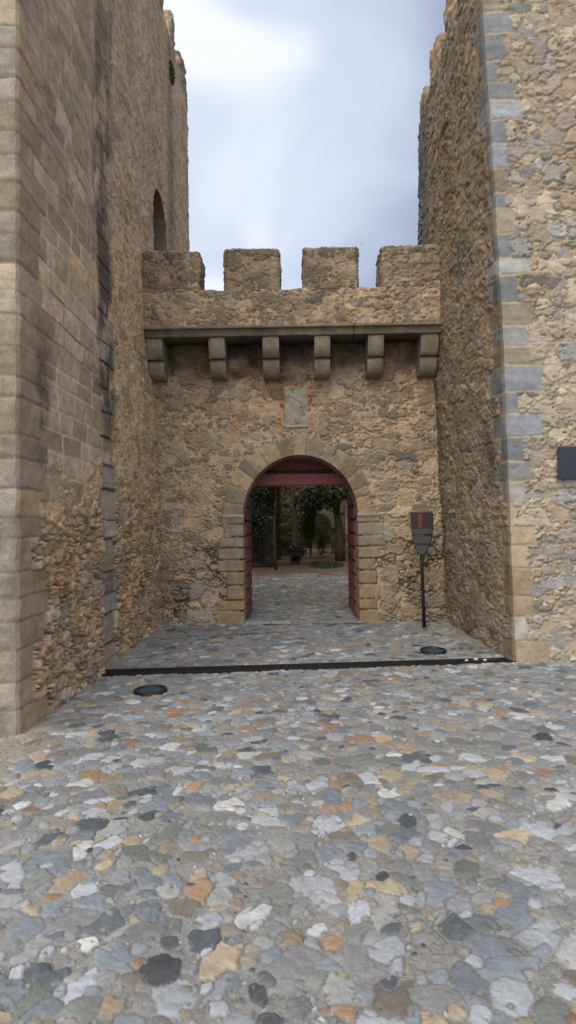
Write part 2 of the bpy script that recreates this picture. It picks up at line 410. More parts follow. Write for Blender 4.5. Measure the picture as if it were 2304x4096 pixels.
def make_ground():
    ys = [-.6]
    while ys[-1] < 9.6:
        y = ys[-1]; ys.append(y+(.05 if y < 1.2 else .0048+.0007*max(0, y-2)**1.35))
    ys = np.array(ys)
    xs = np.concatenate([np.arange(-5.5, -3.2, .03), np.arange(-3.2, -1.6, .0085), np.arange(-1.6, 1.6, .0058), np.arange(1.6, 3.9, .0085), np.arange(3.9, 7, .03)])
    V, U = np.meshgrid(ys, xs, indexing='ij'); U = U.astype(np.float32); V = V.astype(np.float32)
    h, rgb = cobble_rgbh(U, V)
    # mortar collars where the drain and the lamps are let in
    dd = np.abs((V-(6.36+(U+2.24)*.37/4.84)))-.108
    for lx, ly, lr in ((-1.48, 5.68, .168), (1.75, 7.14, .165), (1.78, 8.32, .15)):
        dd = np.minimum(dd, np.hypot(U-lx, V-ly)-lr)
    cl = 1-sm(dd+(n2(U, V, 25, 61)-.5)*.02, .0, .022)
    h = h*(1-cl)-.004*cl
    rgb = rgb*(1-cl[..., None])+(GM*.85)*(.8+.4*n2(U, V, 90, 3))[..., None]*cl[..., None]
    z = G(U, V)+h+(fbm2(U, V, .9, 2)-.5)*.03
    # earth / sand dusting along the foot of the left wall and sandy mortar near it
    e = sm(-U, 1.75, 2.2)*sm(fbm2(U, V, 2, 33), .35, .6)*.6+sm(V-4.5, -1.6, .2)*sm(-U, 1.9, 2.3)*.4
    e = np.clip(e, 0, .85)[..., None]
    rgb = rgb*(1-e)+np.array((.25, .215, .165), np.float32)*e
    e2 = (sm(U, 2.0, 2.5)*sm(V, 6.8, 7.4)*.6*sm(fbm2(U, V, 2, 53), .3, .6))[..., None]
    rgb = rgb*(1-e2)+np.array((.22, .17, .12), np.float32)*e2
    sh = Sheets()
    sh.add(np.stack([U, V, z], -1).reshape(-1, 3), grid_faces(len(ys), len(xs), None, True), rgb.reshape(-1, 3))
    # inside the gate
    us = lin(-2.6, 3, .022); vs = lin(9.55, 15.8, .022)
    U, V = np.meshgrid(us, vs, indexing='ij'); U = U.astype(np.float32); V = V.astype(np.float32)
    h, rgb = cobble_rgbh(U, V)
    z = G(U, V)+h*1.5-.004+(fbm2(U, V, .9, 2)-.5)*.03
    e = sm(V+(fbm2(U, V, 2.5, 3)-.5)*2.2, 14.0, 15.6)[..., None]
    rgb = rgb*(1.05, .98, .88)*(1-e)+np.array((.10, .065, .042), np.float32)*e
    sh.add(np.stack([U, V, z], -1).reshape(-1, 3), grid_faces(len(us), len(vs)), rgb.reshape(-1, 3))
    o = sh.build('cobbled_ground', M_COBBLE)
    tag(o, kind='structure')
make_ground()

def make_earth():
    # one wide sheet to the horizon, a little under the cobbles
    ax = np.concatenate([[-400, -120, -50], np.arange(-24, 24.01, .5), [50, 120, 400]])
    ay = np.concatenate([[-300, -100, -40, -10, 0, 6.4, 8.8, 9.6], np.arange(10, 34, .35), [45, 80, 160, 500]])
    U, V = np.meshgrid(ax, ay, indexing='ij')
    z = G(U, V)-.03-.05*(V < 15.0)-.05*(V < 15.6)
    z = z+(n2(U.astype(np.float32), V.astype(np.float32), .9, 1)-.5)*.12*(V > 15.8)*(V < 40)
    c = np.array((.115, .075, .048), np.float32)*(.7+.6*fbm2(U.astype(np.float32), V.astype(np.float32), .8, 5))[..., None]
    o = np_mesh('earth_ground', np.stack([U, V, z], -1).reshape(-1, 3), grid_faces(len(ax), len(ay)), M_COBBLE, c.reshape(-1, 3))
    tag(o, kind='structure')
make_earth()

# ------------------------------------------------------------------ left tower
def XL(Y, z):
    base = np.interp(Y, [4.46, 6.5, 8.8], [-2.24, -2.25, -2.16])
    g = np.clip((Y-5.5)/3.0, 0, 1)
    return base-g*np.interp(z, [0, 3, 4.7, 6, 12], [0, 0, .09, .14, .16])
def pat_left(U, Z):
    """U = Y along the side face"""
    lay = LAY_B
    low = 1-sm(Z+(fbm2(U, Z, .9, 6)-.5)*1.6, 1.5, 2.6)
    mlev = .60-.45*low*sm(fbm2(U, Z, 1.4, 16), .30, .55)+.12*(1-low)
    h, c, k, ID = masonry(U, Z, 21, lay, mlev, amp=.05)
    h = h*(.55+.75*low)
    # squared courses near the corner, higher up
    ha, ca, ka, ida = ashlar(U, Z, .215, .42, 5, [(.31, .26, .20), (.30, .265, .215), (.33, .27, .20), (.28, .25, .21), (.37, .27, .17)], [5, 4, 3, 3, .7],
                             np.array((.43, .36, .27), np.float32), amp=.011, jw=.016)
    dk = (sm(n2(U, Z, 1.7, 71), .45, .6)*(1-ka))[..., None]   # some joints open and dark
    ca = ca*(1-.45*dk)
    m = (1-sm(U+(fbm2(U, Z, 2.2, 31)-.5)*.5+np.maximum(0, 2.6-Z)*1.0, 6.35, 6.5))
    m = m*sm(Z+(fbm2(U, Z, 3.5, 37)-.5)*1.9, 1.55, 2.25)
    h = h*(1-m)+(ha+.012)*m; c = c*(1-m[..., None])+ca*m[..., None]
    # corner blocks
    hq, cq, kq, idq = ashlar(U*0+.2, Z, .225, 9.0, 15, [(.29, .26, .215), (.33, .27, .19), (.25, .225, .19), (.34, .26, .17)], [3, 3, 2, 2], np.array((.17, .14, .11), np.float32), amp=.010, jw=.012)
    cq = cq*.55+.45*cq.mean()*np.array((1.18, .98, .76), np.float32)
    ln = 4.46+.16+.44*np.mod(idq*5.3, 1)
    q = 1-sm(U, ln, ln+.02)
    h = h*(1-q)+(hq+.012)*q; c = c*(1-q[..., None])+cq*q[..., None]*.9
    # column of grey dressed blocks part way along
    hb, cb, kb, idb = ashlar(U*0+.2, Z, .30, 9.0, 44, [(.25, .23, .20), (.29, .26, .21), (.20, .19, .18)], [3, 3, 2], np.array((.10, .08, .06), np.float32), amp=.03, jw=.02)
    b0 = 6.45-.10*np.mod(idb*3.7, 1); b1 = 6.66+.24*np.mod(idb*9.1, 1)
    q = sm(U, b0, b0+.02)*(1-sm(U, b1, b1+.02))*(.75+.25*(Z < 5))
    h = h*(1-q)+(hb+.008)*q; c = c*(1-q[..., None])+cb*q[..., None]
    # black water stains with a shape of their own
    wob = (fbm2(U*.3, Z, 1.6, 8)-.5)*.35
    st = np.exp(-((U-6.62-wob)/.27)**2)*sm(Z, 1.8, 3.6)*(sm(fbm2(U*1.5, Z*.6, 3.6, 9, 4), .34, .58)*1.15)
    wob2 = (fbm2(U*.3, Z, 1.2, 18)-.5)*.3
    st2 = np.exp(-((U-10.55-wob2)/.28)**2)*sm(Z, 5.5, 7)*(.25+1.1*fbm2(U*2, Z, 3, 19, 4))
    st3 = np.exp(-((U-4.85-wob)/.20)**2)*(sm(Z, 1.8, 2.5)*(1-sm(Z, 3.0, 3.9)))*sm(fbm2(U, Z, 3, 25), .35, .6)*.7
    st4 = .45*sm(fbm2(U*1.6, Z*.35, 1.6, 29), .55, .75)*sm(Z, 2, 6)
    s = np.clip(st*1.15+st2*.9+st3+st4, 0, .88)[..., None]
    c = c*(1-s)+np.array((.045, .042, .040), np.float32)*s
    # ochre rust patches low on the rubble
    o = (sm(fbm2(U, Z, 1.1, 91), .56, .7)*low*.35)[..., None]
    c = c*(1-o)+c*np.array((1.15, .82, .58), np.float32)*o
    gl = sm(Z, 4, 9)[..., None]
    c = c*(1-gl)+(c*.55+np.array((.30, .25, .19), np.float32)*.42)*gl
    return h, (c*np.array((1.30, 1.25, 1.17), np.float32)).astype(np.float32)
def pat_leftfront(U, Z):
    h, c, k, ID = ashlar(U*0+.2, Z, .225, 9.0, 15, [(.36, .33, .27), (.38, .33, .25), (.33, .31, .27)], [3, 3, 2], np.array((.24, .20, .15), np.float32), amp=.012, jw=.011)
    d, i2 = courses(U, Z, .225, .5, 15)
    lich = sm(fbm2(U, Z, 5, 3), .5, .7)*sm(fbm2(U, Z, .6, 13), .4, .6)*.5
    c = c*(1-lich[..., None])+np.array((.13, .128, .118), np.float32)*lich[..., None]
    return h, c*np.array((.80, .81, .82), np.float32)
def pat_top(seed):
    def f(U, Z):
        lay = LAY_A
        h, c, k, ID = masonry(U, Z, seed, lay, .45+0*U, amp=.032)
        dk = (sm(fbm2(U, Z, 2.2, seed+7), .42, .65)*.35)[..., None]
        c = c*(1-dk)+np.array((.09, .085, .075), np.float32)*dk
        return h, c
    return f

lt = empty('castle_tower', (-3.6, 8.6, 0))
tag(lt, 'tall tan stone tower on the left with black water stains and a narrow arched opening', 'tower', 'towers flanking the gate')
def left_window(U, Z):      # arched opening above the wall walk
    r = .5; yc = 9.66
    return (np.abs(U-yc) < r) & (Z > 5.0) & (Z < 6.95+.62*np.sqrt(np.clip(1-((U-yc)/r)**2, 0, 1)))
sh = Sheets()
posL = lambda U, Z: np.stack([XL(U, Z), U, Z], -1).astype(np.float32)
ys = graded(4.46, 12.45, .0085, .028); zs = np.concatenate([lin(-.1, 4.4, .0115)[:-1], graded(4.4, 11.25, .013, .026)])
sh.add(*relief_sheet(ys, zs, posL, (1, 0, 0), pat_left, mask=left_window, jit=.008))
sh.build('side_wall', M_STONE, lt)
sh = Sheets()
zs2 = lin(-.1, 11.25, .02)
sh.add(*relief_sheet(lin(-5.2, -2.24, .025), zs2, lambda U, Z: np.stack([U, 0*U+4.46, Z], -1).astype(np.float32), (0, -1, 0), pat_leftfront, jit=.008))
sh.build('front_wall', M_STONE, lt)
# rounded rear edge, back and top of the tower (plain masonry, hidden from here but solid)
sh = Sheets()
def backpos(U, Z):
    a = np.clip(U, 0, 1)
    return np.stack([XL(12.45, Z)-2.8*a, 12.45+.5*np.sin(np.clip(a*6, 0, 1)*pi/2), Z], -1).astype(np.float32)
sh.add(*relief_sheet(lin(0, 1, .02), lin(-.1, 11.25, .05), backpos, (.3, .9, 0), pat_top(9), jit=.008))
def roofpos(U, V): return np.stack([U, V, 0*U+11.05], -1).astype(np.float32)
sh.add(*relief_sheet(lin(-5.2, -2.35, .1), lin(4.5, 12.9, .1), roofpos, (0, 0, 1), pat_top(19), jit=.0))
sh.build('rear_wall', M_STONE, lt)
# splayed lining of the arched opening
def lining(parent):
    bm = bmesh.new(); r = .5; yc = 9.66
    prof = [(yc-r, 5.0)]+[(yc-r*cos(pi*k/14), 6.95+.62*sin(pi*k/14)) for k in range(15)]+[(yc+r, 5.0)]
    rows = []
    for j in range(6):
        d = j*.16; s = 1-.10*j/5
        rows.append([bm.verts.new((XL(y, z)+.012-d+random.uniform(-.006, .006), yc+(y-yc)*s*1.03, z)) for y, z in prof])
    for a, b in zip(rows, rows[1:]):
        for k in range(len(prof)-1): bm.faces.new((a[k], a[k+1], b[k+1], b[k]))
    bm.faces.new(rows[-1])
    bm_obj('arched_opening', bm, M_STONE, parent, col=(.22, .18, .135))
lining(lt)
for k, (y0, y1) in enumerate([(11.72, 12.42), (10.78, 11.16), (9.5, 10.2), (8.2, 8.9), (6.9, 7.6), (5.6, 6.3), (4.46, 5.0)]):
    sh = Sheets()
    def wp(p, y1=y1):
        q = p.copy(); t = np.clip((p[..., 2]-11.2)/.8, 0, 1)
        q[..., 1] = p[..., 1]-t*.30*np.clip((p[..., 1]-(y1-.25))/.25, 0, 1); return q
    relief_box(sh, -2.85, float(XL(10., 11.))+.005, y0, y1, 11.15, 11.95, pat_top(30+k), res=.035, faces='xXyYZ', warp=wp, jit=.03)
    sh.build('merlon', M_STONE, lt)

# ------------------------------------------------------------------ right tower
def XR(Y, z):
    a = np.interp(z, [0, 4, 5.9, 8, 9.5], [2.59, 2.53, 2.47, 2.38, 2.33])
    b = np.interp(z, [0, 4.7, 5.9, 9.4], [2.41, 2.265, 2.285, 2.35])
    t = np.clip((Y-6.62)/(8.6-6.62), 0, 1)
    return a*(1-t)+b*t
def quoins(U, Z, seed, tall=.27):
    """distance U from the corner; returns height, rgb, mask of the dressed corner blocks"""
    h, c, k, ID = ashlar(U*0+.2, Z, tall, 9.0, seed, SLATE, WS, np.array((.40, .32, .22), np.float32), amp=.012, jw=.017)
    tan = pal(ID, [(.38, .30, .21), (.42, .33, .22), (.33, .31, .27), (.36, .27, .17)], [3, 2, 2, 1])
    lowm = (1-sm(Z+(ID-.5)*1.2, 1.7, 2.6))[..., None]
    brick = pal(ID, [(.34, .29, .22)], [1])
    c = c*(1-lowm)+(tan*k[..., None]+(1-k[..., None])*np.array((.34, .26, .17), np.float32))*lowm
    r = np.mod(ID*5.77, 1)
    ln = np.where(np.mod(ID*3.3, 1) > .5, .24+.20*r, .10+.14*r)
    ln = np.where(np.mod(ID*11.7, 1) > .86, .05, ln)
    q = 1-sm(U+(n2(U, Z, 22, 4)-.5)*.05+(n2(U, Z, 9, 14)-.5)*.06, ln, ln+.015)
    return h, c, q
def pat_rightside(U, Z):
    lay = LAY_B
    low = 1-sm(Z+(fbm2(U, Z, .9, 46)-.5)*1.4, 1.6, 3.0)
    mlev = .66-.28*low*sm(fbm2(U, Z, 1.6, 12), .35, .6)
    P2 = [(.30, .235, .16), (.35, .28, .20), (.25, .205, .16), (.28, .25, .215), (.37, .23, .13), (.14, .13, .12), (.30, .22, .185)]
    h, c, k, ID = masonry(U, Z, 61, lay, mlev, P=P2, mort=np.array((.345, .265, .175), np.float32), amp=.042, rot=.9)
    hq, cq, q = quoins((U-6.62)*1.35, Z, 77)
    q = q*.92
    cq = cq*.72
    h = h*(1-q)+(hq+.012)*q; c = c*(1-q[..., None])+cq*q[..., None]
    s = (.55*sm(fbm2(U*2, Z*.5, 1.5, 65), .5, .72))[..., None]
    c = c*(1-s)+c*.5*s
    # dark weathered rear strip
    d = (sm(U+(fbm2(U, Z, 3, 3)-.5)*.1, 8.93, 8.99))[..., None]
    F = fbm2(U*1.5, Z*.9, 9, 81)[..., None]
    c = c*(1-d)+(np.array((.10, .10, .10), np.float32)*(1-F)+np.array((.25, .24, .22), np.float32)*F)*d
    o = (sm(fbm2(U, Z, 1.0, 95), .52, .68)*.4)[..., None]
    c = c*(1-o)+c*np.array((1.1, .9, .72), np.float32)*o
    return h, (c*np.array((.79, .83, .88), np.float32)).astype(np.float32)
def pat_rightfront(U, Z):
    lay = LAY_A
    P2 = [(.47, .40, .30), (.40, .37, .32), (.52, .44, .33), (.36, .355, .34), (.44, .33, .23), (.20, .19, .18), (.42, .34, .30)]
    h, c, k, ID = masonry(U, Z, 83, lay, .56+.2*(fbm2(U, Z, .9, 3)-.5), P=P2, W=[4, 4, 3, 3, 1.5, .5, 2], mort=np.array((.44, .35, .245), np.float32), amp=.034, rot=.5)
    hq, cq, q = quoins(U-XR(6.62, Z), Z, 77)
    h = h*(1-q)+(hq+.012)*q; c = c*(1-q[..., None])+cq*1.22*q[..., None]
    return h, (c*np.array((.80, .835, .875), np.float32)).astype(np.float32)
rt = empty('castle_tower', (4.6, 8.0, 0))
tag(rt, 'pale rubble stone tower on the right with blue-grey slate corner blocks and a slit', 'tower', 'towers flanking the gate')
def slit_mask(U, Z): return (np.abs(U-7.66-.0*(Z)) < .035) & (Z > 4.95) & (Z < 5.5)
sh = Sheets()
sh.add(*relief_sheet(lin(6.62, 9.72, .0125), graded(-.1, 8.75, .0105, .019), lambda U, Z: np.stack([XR(U, Z), U, Z], -1).astype(np.float32), (-1, 0, 0), pat_rightside, jit=.008, flip=True, mask=slit_mask))
sh.build('side_wall', M_STONE, rt)
sh = Sheets()
def posRF(U, Z):
    t = (U-2.59)/(6.4-2.59)
    x = XR(6.62, Z)*(1-t)+6.4*t
    return np.stack([x, 0*U+6.62, Z], -1).astype(np.float32)
def patRF(U, Z):
    t = (U-2.59)/(6.4-2.59); return pat_rightfront(XR(6.62, Z)*(1-t)+6.4*t, Z)
us = graded(2.59, 6.4, .0085, .03)
sh.add(*relief_sheet(us, lin(-.1, 8.75, .0125), posRF, (0, -1, 0), patRF, jit=.008))
sh.build('front_wall', M_STONE, rt)
sh = Sheets()
sh.add(*relief_sheet(lin(2.33, 6.4, .06), lin(-.1, 8.75, .06), lambda U, Z: np.stack([U, 0*U+9.72, Z], -1).astype(np.float32), (0, 1, 0), pat_top(59), jit=.008, flip=True))
sh.add(*relief_sheet(lin(2.38, 6.4, .1), lin(6.66, 9.7, .1), lambda U, V: np.stack([U, V, 0*U+8.6], -1).astype(np.float32), (0, 0, 1), pat_top(69), jit=0))
sh.build('rear_wall', M_STONE, rt)
for k, (y0, y1, zt, x0) in enumerate([(9.30, 9.70, 9.12, 2.345), (8.48, 8.93, 9.30, 2.345), (7.55, 8.08, 9.42, 2.345), (6.62, 7.15, 9.42, 2.345)]):
    sh = Sheets()
    def wp(p, y1=y1):
        q = p.copy(); t = np.clip((p[..., 2]-8.9)/.5, 0, 1)
        q[..., 1] = p[..., 1]-t*.16*np.clip((p[..., 1]-(y1-.2))/.2, 0, 1); return q
    relief_box(sh, x0, x0+.55, y0, y1, 8.62, zt, pat_top(120+k), res=.03, faces='xXyYZ', warp=wp, jit=.025)
    sh.build('merlon', M_STONE, rt)
# arrow slit: slate jambs and a dark recess
bm = bmesh.new()
xs_ = float(XR(7.66, 5.2))
box(bm, xs_-.040, xs_+.12, 7.70, 7.82, 4.78, 5.60, .008)
box(bm, xs_-.036, xs_+.12, 7.54, 7.622, 4.90, 5.54, .008)
ff = bm_obj('arrow_slit', bm, M_CARVED, rt, col=(.13, .14, .14))
bm = bmesh.new(); box(bm, xs_+.06, xs_+.14, 7.61, 7.71, 4.9, 5.52)
bm_obj('recess', bm, M_VOID, ff)

# ------------------------------------------------------------------ gate wall
gw = empty('gate_wall', (0.1, 8.9, .13))
tag(gw, 'battlemented stone gate wall between the two towers with round arch and corbelled parapet', 'wall')
CX, SZ, RX, RZ_ = .105, 1.82, .905, .96          # opening: centre, springing height, half width, rise
OX, OZ = 1.215, 1.30                              # outer ring
def pat_gate(U, Z):
    lay = LAY_A
    low = 1-sm(Z+(fbm2(U, Z, .9, 6)-.5)*1.0+np.clip(U, -1, 1)*.0, 1.2, 1.8)
    lefty = 1-sm(U, -.9, -.2)
    mid = sm(Z, 1.3, 1.9)*(1-sm(Z, 2.9, 3.5))
    mlev = .50+.26*lefty*mid-.30*low*sm(fbm2(U, Z, 1.5, 5), .3, .55)+.10*sm(Z, 3.3, 3.6)*lefty
    P2 = [(.33, .255, .17), (.38, .30, .21), (.28, .23, .17), (.30, .275, .225), (.39, .28, .17), (.17, .16, .135), (.35, .26, .20)]
    h, c, k, ID = masonry(U, Z, 141, lay, mlev, P=P2, W=[5, 4, 3, 3.5, 1.0, 1.1, 1.8], mort=np.array((.46, .36, .24), np.float32), amp=.042)
    # larger pale boulders between the parapet and the arch, right of the plaque
    F = fbm2(U, Z, 1.1, 8)[..., None]
    c = c*(.85+.3*F)
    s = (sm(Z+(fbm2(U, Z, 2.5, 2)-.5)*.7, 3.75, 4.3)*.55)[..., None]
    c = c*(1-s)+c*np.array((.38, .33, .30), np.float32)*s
    st = (sm(Z+(fbm2(U, Z, 3.5, 72)-.5)*.75, 4.02, 4.34)*(.42+.58*sm(fbm2(U, Z*.7, 2.6, 75), .40, .58)))[..., None]*.85  # stain-shaped darkening that paints in the shade between the corbels
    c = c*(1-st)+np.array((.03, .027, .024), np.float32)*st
    # rusty wash under the parapet joints and beside the plaque
    r = sm(fbm2(U*1.3, Z*.6, 1.7, 42), .55, .7)*sm(Z, 2.9, 3.5)*.22
    r = (r+.7*np.exp(-((Z-3.90)/.03)**2)*(np.abs(U-.07) < .24)+.5*np.exp(-((np.abs(U-.065)-.23)/.03)**2)*(np.abs(Z-3.55) < .38))[..., None]
    r = np.clip(r, 0, .8)
    c = c*(1-r)+c*np.array((1.0, .60, .40), np.float32)*r
    return h, c.astype(np.float32)
def hole(U, Z):
    return ((np.abs(U-CX) < RX+.06) & (Z < SZ)) | ((((U-CX)/(RX+.06))**2+((Z-SZ)/(RZ_+.06))**2 < 1) & (Z >= SZ))
sh = Sheets()
GX0, GX1 = -2.40, 2.50
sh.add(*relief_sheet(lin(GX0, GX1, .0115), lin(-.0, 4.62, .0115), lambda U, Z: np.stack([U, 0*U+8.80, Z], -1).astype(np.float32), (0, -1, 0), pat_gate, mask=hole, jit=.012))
# back of the wall and the walls of the passage
sh.add(*relief_sheet(lin(GX0, GX1, .04), lin(.0, 4.62, .04), lambda U, Z: np.stack([U, 0*U+10.25, Z], -1).astype(np.float32), (0, 1, 0), lambda U, Z: pat_gate(U+9, Z), mask=lambda U, Z: ((np.abs(U-CX) < 1.12) & (Z < SZ)) | ((((U-CX)/1.12)**2+((Z-SZ)/1.15)**2 < 1) & (Z >= SZ)), jit=.012, flip=True))
def passage(U, V):     # U along the arch outline, V depth
    s = U
    x = np.where(s < 2, CX-1.12, 0.0); z = np.where(s < 2, s*SZ/2, 0.0)
    a = np.clip((s-2)/3, 0, 1)*pi
    x = np.where((s >= 2) & (s <= 5), CX-1.12*np.cos(a), x); z = np.where((s >= 2) & (s <= 5), SZ+1.15*np.sin(a), z)
    x = np.where(s > 5, CX+1.12, x); z = np.where(s > 5, SZ-(s-5)*SZ/2, z)
    return np.stack([x, V, z], -1).astype(np.float32)
sh.add(*relief_sheet(lin(0, 7, .04), lin(9.2, 10.25, .03), passage, (0, 0, 0), pat_top(5), jit=.012))
# narrower front ring of the passage behind the dressed arch
def rebate(U, V):
    p = passage(U, V); f = V
    q = p.copy(); k = .86+.14*f
    q[..., 0] = CX+(p[..., 0]-CX)*k
    q[..., 2] = np.where(p[..., 2] > SZ, SZ+(p[..., 2]-SZ)*k, p[..., 2]); q[..., 1] = 9.2
    return q
sh.add(*relief_sheet(lin(0, 7, .04), lin(0, 1, .25), rebate, (0, 0, 0), pat_top(6), jit=.0))
sh.build('wall_face', M_STONE, gw)

# dressed arch: wedge stones round the opening, one mesh, with its underside
def arch():
    sh = Sheets()
    nv = 15
    edges = np.array([0]+sorted([(k+random.uniform(-.30, .30))/nv for k in range(1, nv)])+[1.0])*pi
    outer = np.array([random.uniform(-.07, .05) for _ in range(nv)])
    cols = pal(rng.random(nv).astype(np.float32), [(.40, .325, .225), (.375, .315, .23), (.345, .30, .235), (.42, .33, .22)], [4, 3, 3, 2])
    th = lin(0, pi, .010); rr = lin(0, 1, .035)
    T, R = np.meshgrid(th, rr, indexing='ij'); T = T.astype(np.float32); R = R.astype(np.float32)
    idx = np.clip(np.searchsorted(edges, T, side='right')-1, 0, nv-1)
    tw = T+(n2(T*2, R, 6, 3)-.5)*.04
    d = np.minimum(np.abs(tw-edges[idx]), np.abs(edges[idx+1]-tw))*1.05
    ox = OX+outer[idx]; oz = OZ+outer[idx]
    x = CX-(RX+(ox-RX)*R)*np.cos(T); z = SZ+(RZ_+(oz-RZ_)*R)*np.sin(T)
    k = sm(d, .004, .013)
    h = .022+.014*sm(d, 0, .03)+(fbm2(x, z, 14, 3)-.5)*.012+outer[idx]*.12
    h = h*(1-sm(R, .93, 1.0))-.03*sm(R, .96, 1.0)
    c = cols[idx]*.80*(.68+.64*fbm2(x, z, 9, 8))[..., None]
    mort = np.array((.34, .275, .19), np.float32)*np.where(rng.random(nv) < .8, 1.0, .5)[idx][..., None]
    c = mort*(1-k[..., None])+c*k[..., None]
    h = h+.026*(1-sm(R, .9, 1.0)); P = np.stack([x, 8.80-h, z], -1)
    sh.add(P.reshape(-1, 3).astype(np.float32), grid_faces(len(th), len(rr), None, True), c.reshape(-1, 3).astype(np.float32))
    # underside
    dd = lin(0, .42, .02)
    T, D = np.meshgrid(th, dd, indexing='ij'); idx = np.clip(np.searchsorted(edges, T, side='right')-1, 0, nv-1)
    h0 = h[:, 0][:, None]
    x = CX-RX*np.cos(T); z = SZ+RZ_*np.sin(T)
    y = 8.80-h0*(1-D/.42)+D
    d = np.minimum(np.abs(T-edges[idx]), np.abs(edges[idx+1]-T))
    k = sm(d, .004, .013)[..., None]
    c = cols[idx]*.8*k+np.array((.3, .25, .18))*(1-k)
    sh.add(np.stack([x, y, z], -1).reshape(-1, 3), grid_faces(len(th), len(dd), None, False), c.reshape(-1, 3).astype(np.float32))
    sh.build('stone_arch', M_CARVED, gw)
arch()

def jamb(side):
    """dressed blocks of one side of the opening (front and reveal)"""
    sh = Sheets()
    r2 = random.Random(3+side)
    z = .08; blocks = []
    hs = [.30, .20, .27, .25, .22, .22, .20, .24]
    cs = [(.35, .27, .18), (.39, .285, .17), (.38, .29, .19), (.35, .28, .20), (.35, .28, .20), (.34, .285, .215), (.33, .29, .23), (.32, .295, .25)]
    tot = sum(hs); 
    for i, h_ in enumerate(hs):
        h_ = h_*(1.70-.08)/tot*(1.0); blocks.append((z, z+h_, .36+r2.uniform(-.10, .10), cs[i])); z += h_
    X0 = CX-RX if side < 0 else CX+RX
    for (z0, z1, w, c0) in blocks:
        us = lin(0, w, .015); vs = lin(z0+.004, z1-.004, .015)
        U, Z = np.meshgrid(us, vs, indexing='ij'); U = U.astype(np.float32); Z = Z.astype(np.float32)
        e = np.minimum(np.minimum(w-U, Z-z0), z1-Z)+(n2(U, Z, 30, 4)-.5)*.010
        h = .024+.026*sm(e, 0, .022)+(fbm2(U+z0*9, Z, 15, 6)-.5)*.014*sm(e, 0, .03)-.02*(1-sm(e, 0, .008))
        x = X0+side*U
        c = np.array(c0, np.float32)*r2.uniform(.88, 1.08)*(.76+.48*fbm2(U+z0*5, Z, 9, 4))[..., None]
        kk = sm(e, .003, .012)[..., None]; c = c*.84*kk+np.array((.19, .145, .10))*(1-kk)
        sh.add(np.stack([x, 8.80-h, Z], -1).reshape(-1, 3), grid_faces(len(us), len(vs), None, side < 0), c.reshape(-1, 3).astype(np.float32))
        ds = lin(0, .42, .02); D, Z = np.meshgrid(ds, vs, indexing='ij'); D = D.astype(np.float32); Z = Z.astype(np.float32)
        h0 = h[0][None, :]
        e = np.minimum(Z-z0, z1-Z); kk = sm(e, .003, .012)[..., None]
        c = np.array(c0, np.float32)*.95*(.8+.4*fbm2(D+z0*5, Z, 9, 14))[..., None]; c = c*kk+np.array((.14, .11, .08))*(1-kk)
        sh.add(np.stack([X0+0*D+side*.01*(1-sm(e, 0, .02)), 8.80+D-h0*(1-D/.42), Z], -1).reshape(-1, 3), grid_faces(len(ds), len(vs), None, side > 0), c.reshape(-1, 3).astype(np.float32))
    sh.build('jamb', M_CARVED, gw)
jamb(-1); jamb(1)

def profile_run(x0, x1, prof, c0, name, joints=(), res=.02, cap=True, seed=0):
    """profile (y,z) swept along x with worn edges"""
    us = lin(x0, x1, res); n = len(prof)
    pr = np.array(prof, np.float32)
    U = np.repeat(us[:, None], n, 1).astype(np.float32)
    Y = np.repeat(pr[None, :, 0], len(us), 0); Z = np.repeat(pr[None, :, 1], len(us), 0)
    P = np.stack([U, Y, Z], -1)
    P = P+(np.stack([0*U, n3(P, 22, 3)-.5, n3(P, 22, 9)-.5], -1))*.010
    c = np.array(c0, np.float32)*(.75+.5*n3(P, 8, seed+3))[..., None]
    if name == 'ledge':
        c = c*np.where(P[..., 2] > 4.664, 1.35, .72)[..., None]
        soffit_shade = ((P[..., 2] < 4.56) & (P[..., 1] > 8.36))[..., None]*1.0  # shade under the ledge put into the soffit colour
        c = c*(1-soffit_shade)+np.array((.035, .03, .025))*soffit_shade
    for j in joints:
        k = np.exp(-((U-j)/.007)**2)[..., None]; c = c*(1-.8*k)
    sh = Sheets(); sh.add(P.reshape(-1, 3), grid_faces(len(us), n), c.reshape(-1, 3).astype(np.float32))
    o = sh.build(name, M_CARVED, gw)
    if cap:
        bm = bmesh.new(); bm.from_mesh(o.data)
        for vs in ([k for k in range(n)], [(len(us)-1)*n+k for k in range(n)]):
            bm.verts.ensure_lookup_table(); bm.faces.new([bm.verts[i] for i in vs])
        bmesh.ops.recalc_face_normals(bm, faces=bm.faces); bm.to_mesh(o.data); bm.free()
    return o
# imposts
for (a, b) in ((CX-RX-.335, CX-RX+.012), (CX+RX-.012, CX+RX+.345)):
    profile_run(a, b, [(8.82, 1.85), (8.715, 1.85), (8.705, 1.838), (8.705, 1.815), (8.718, 1.80), (8.735, 1.785), (8.740, 1.765), (8.748, 1.745), (8.755, 1.71), (8.82, 1.70)], (.40, .36, .29), 'impost')
# moulded ledge of the parapet
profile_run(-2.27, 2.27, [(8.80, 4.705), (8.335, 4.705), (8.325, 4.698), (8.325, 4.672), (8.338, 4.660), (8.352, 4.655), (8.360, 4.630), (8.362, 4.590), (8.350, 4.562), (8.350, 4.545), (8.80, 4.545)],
            (.165, .145, .112), 'ledge', joints=(-1.62, -.78, .06, .95, 1.60))
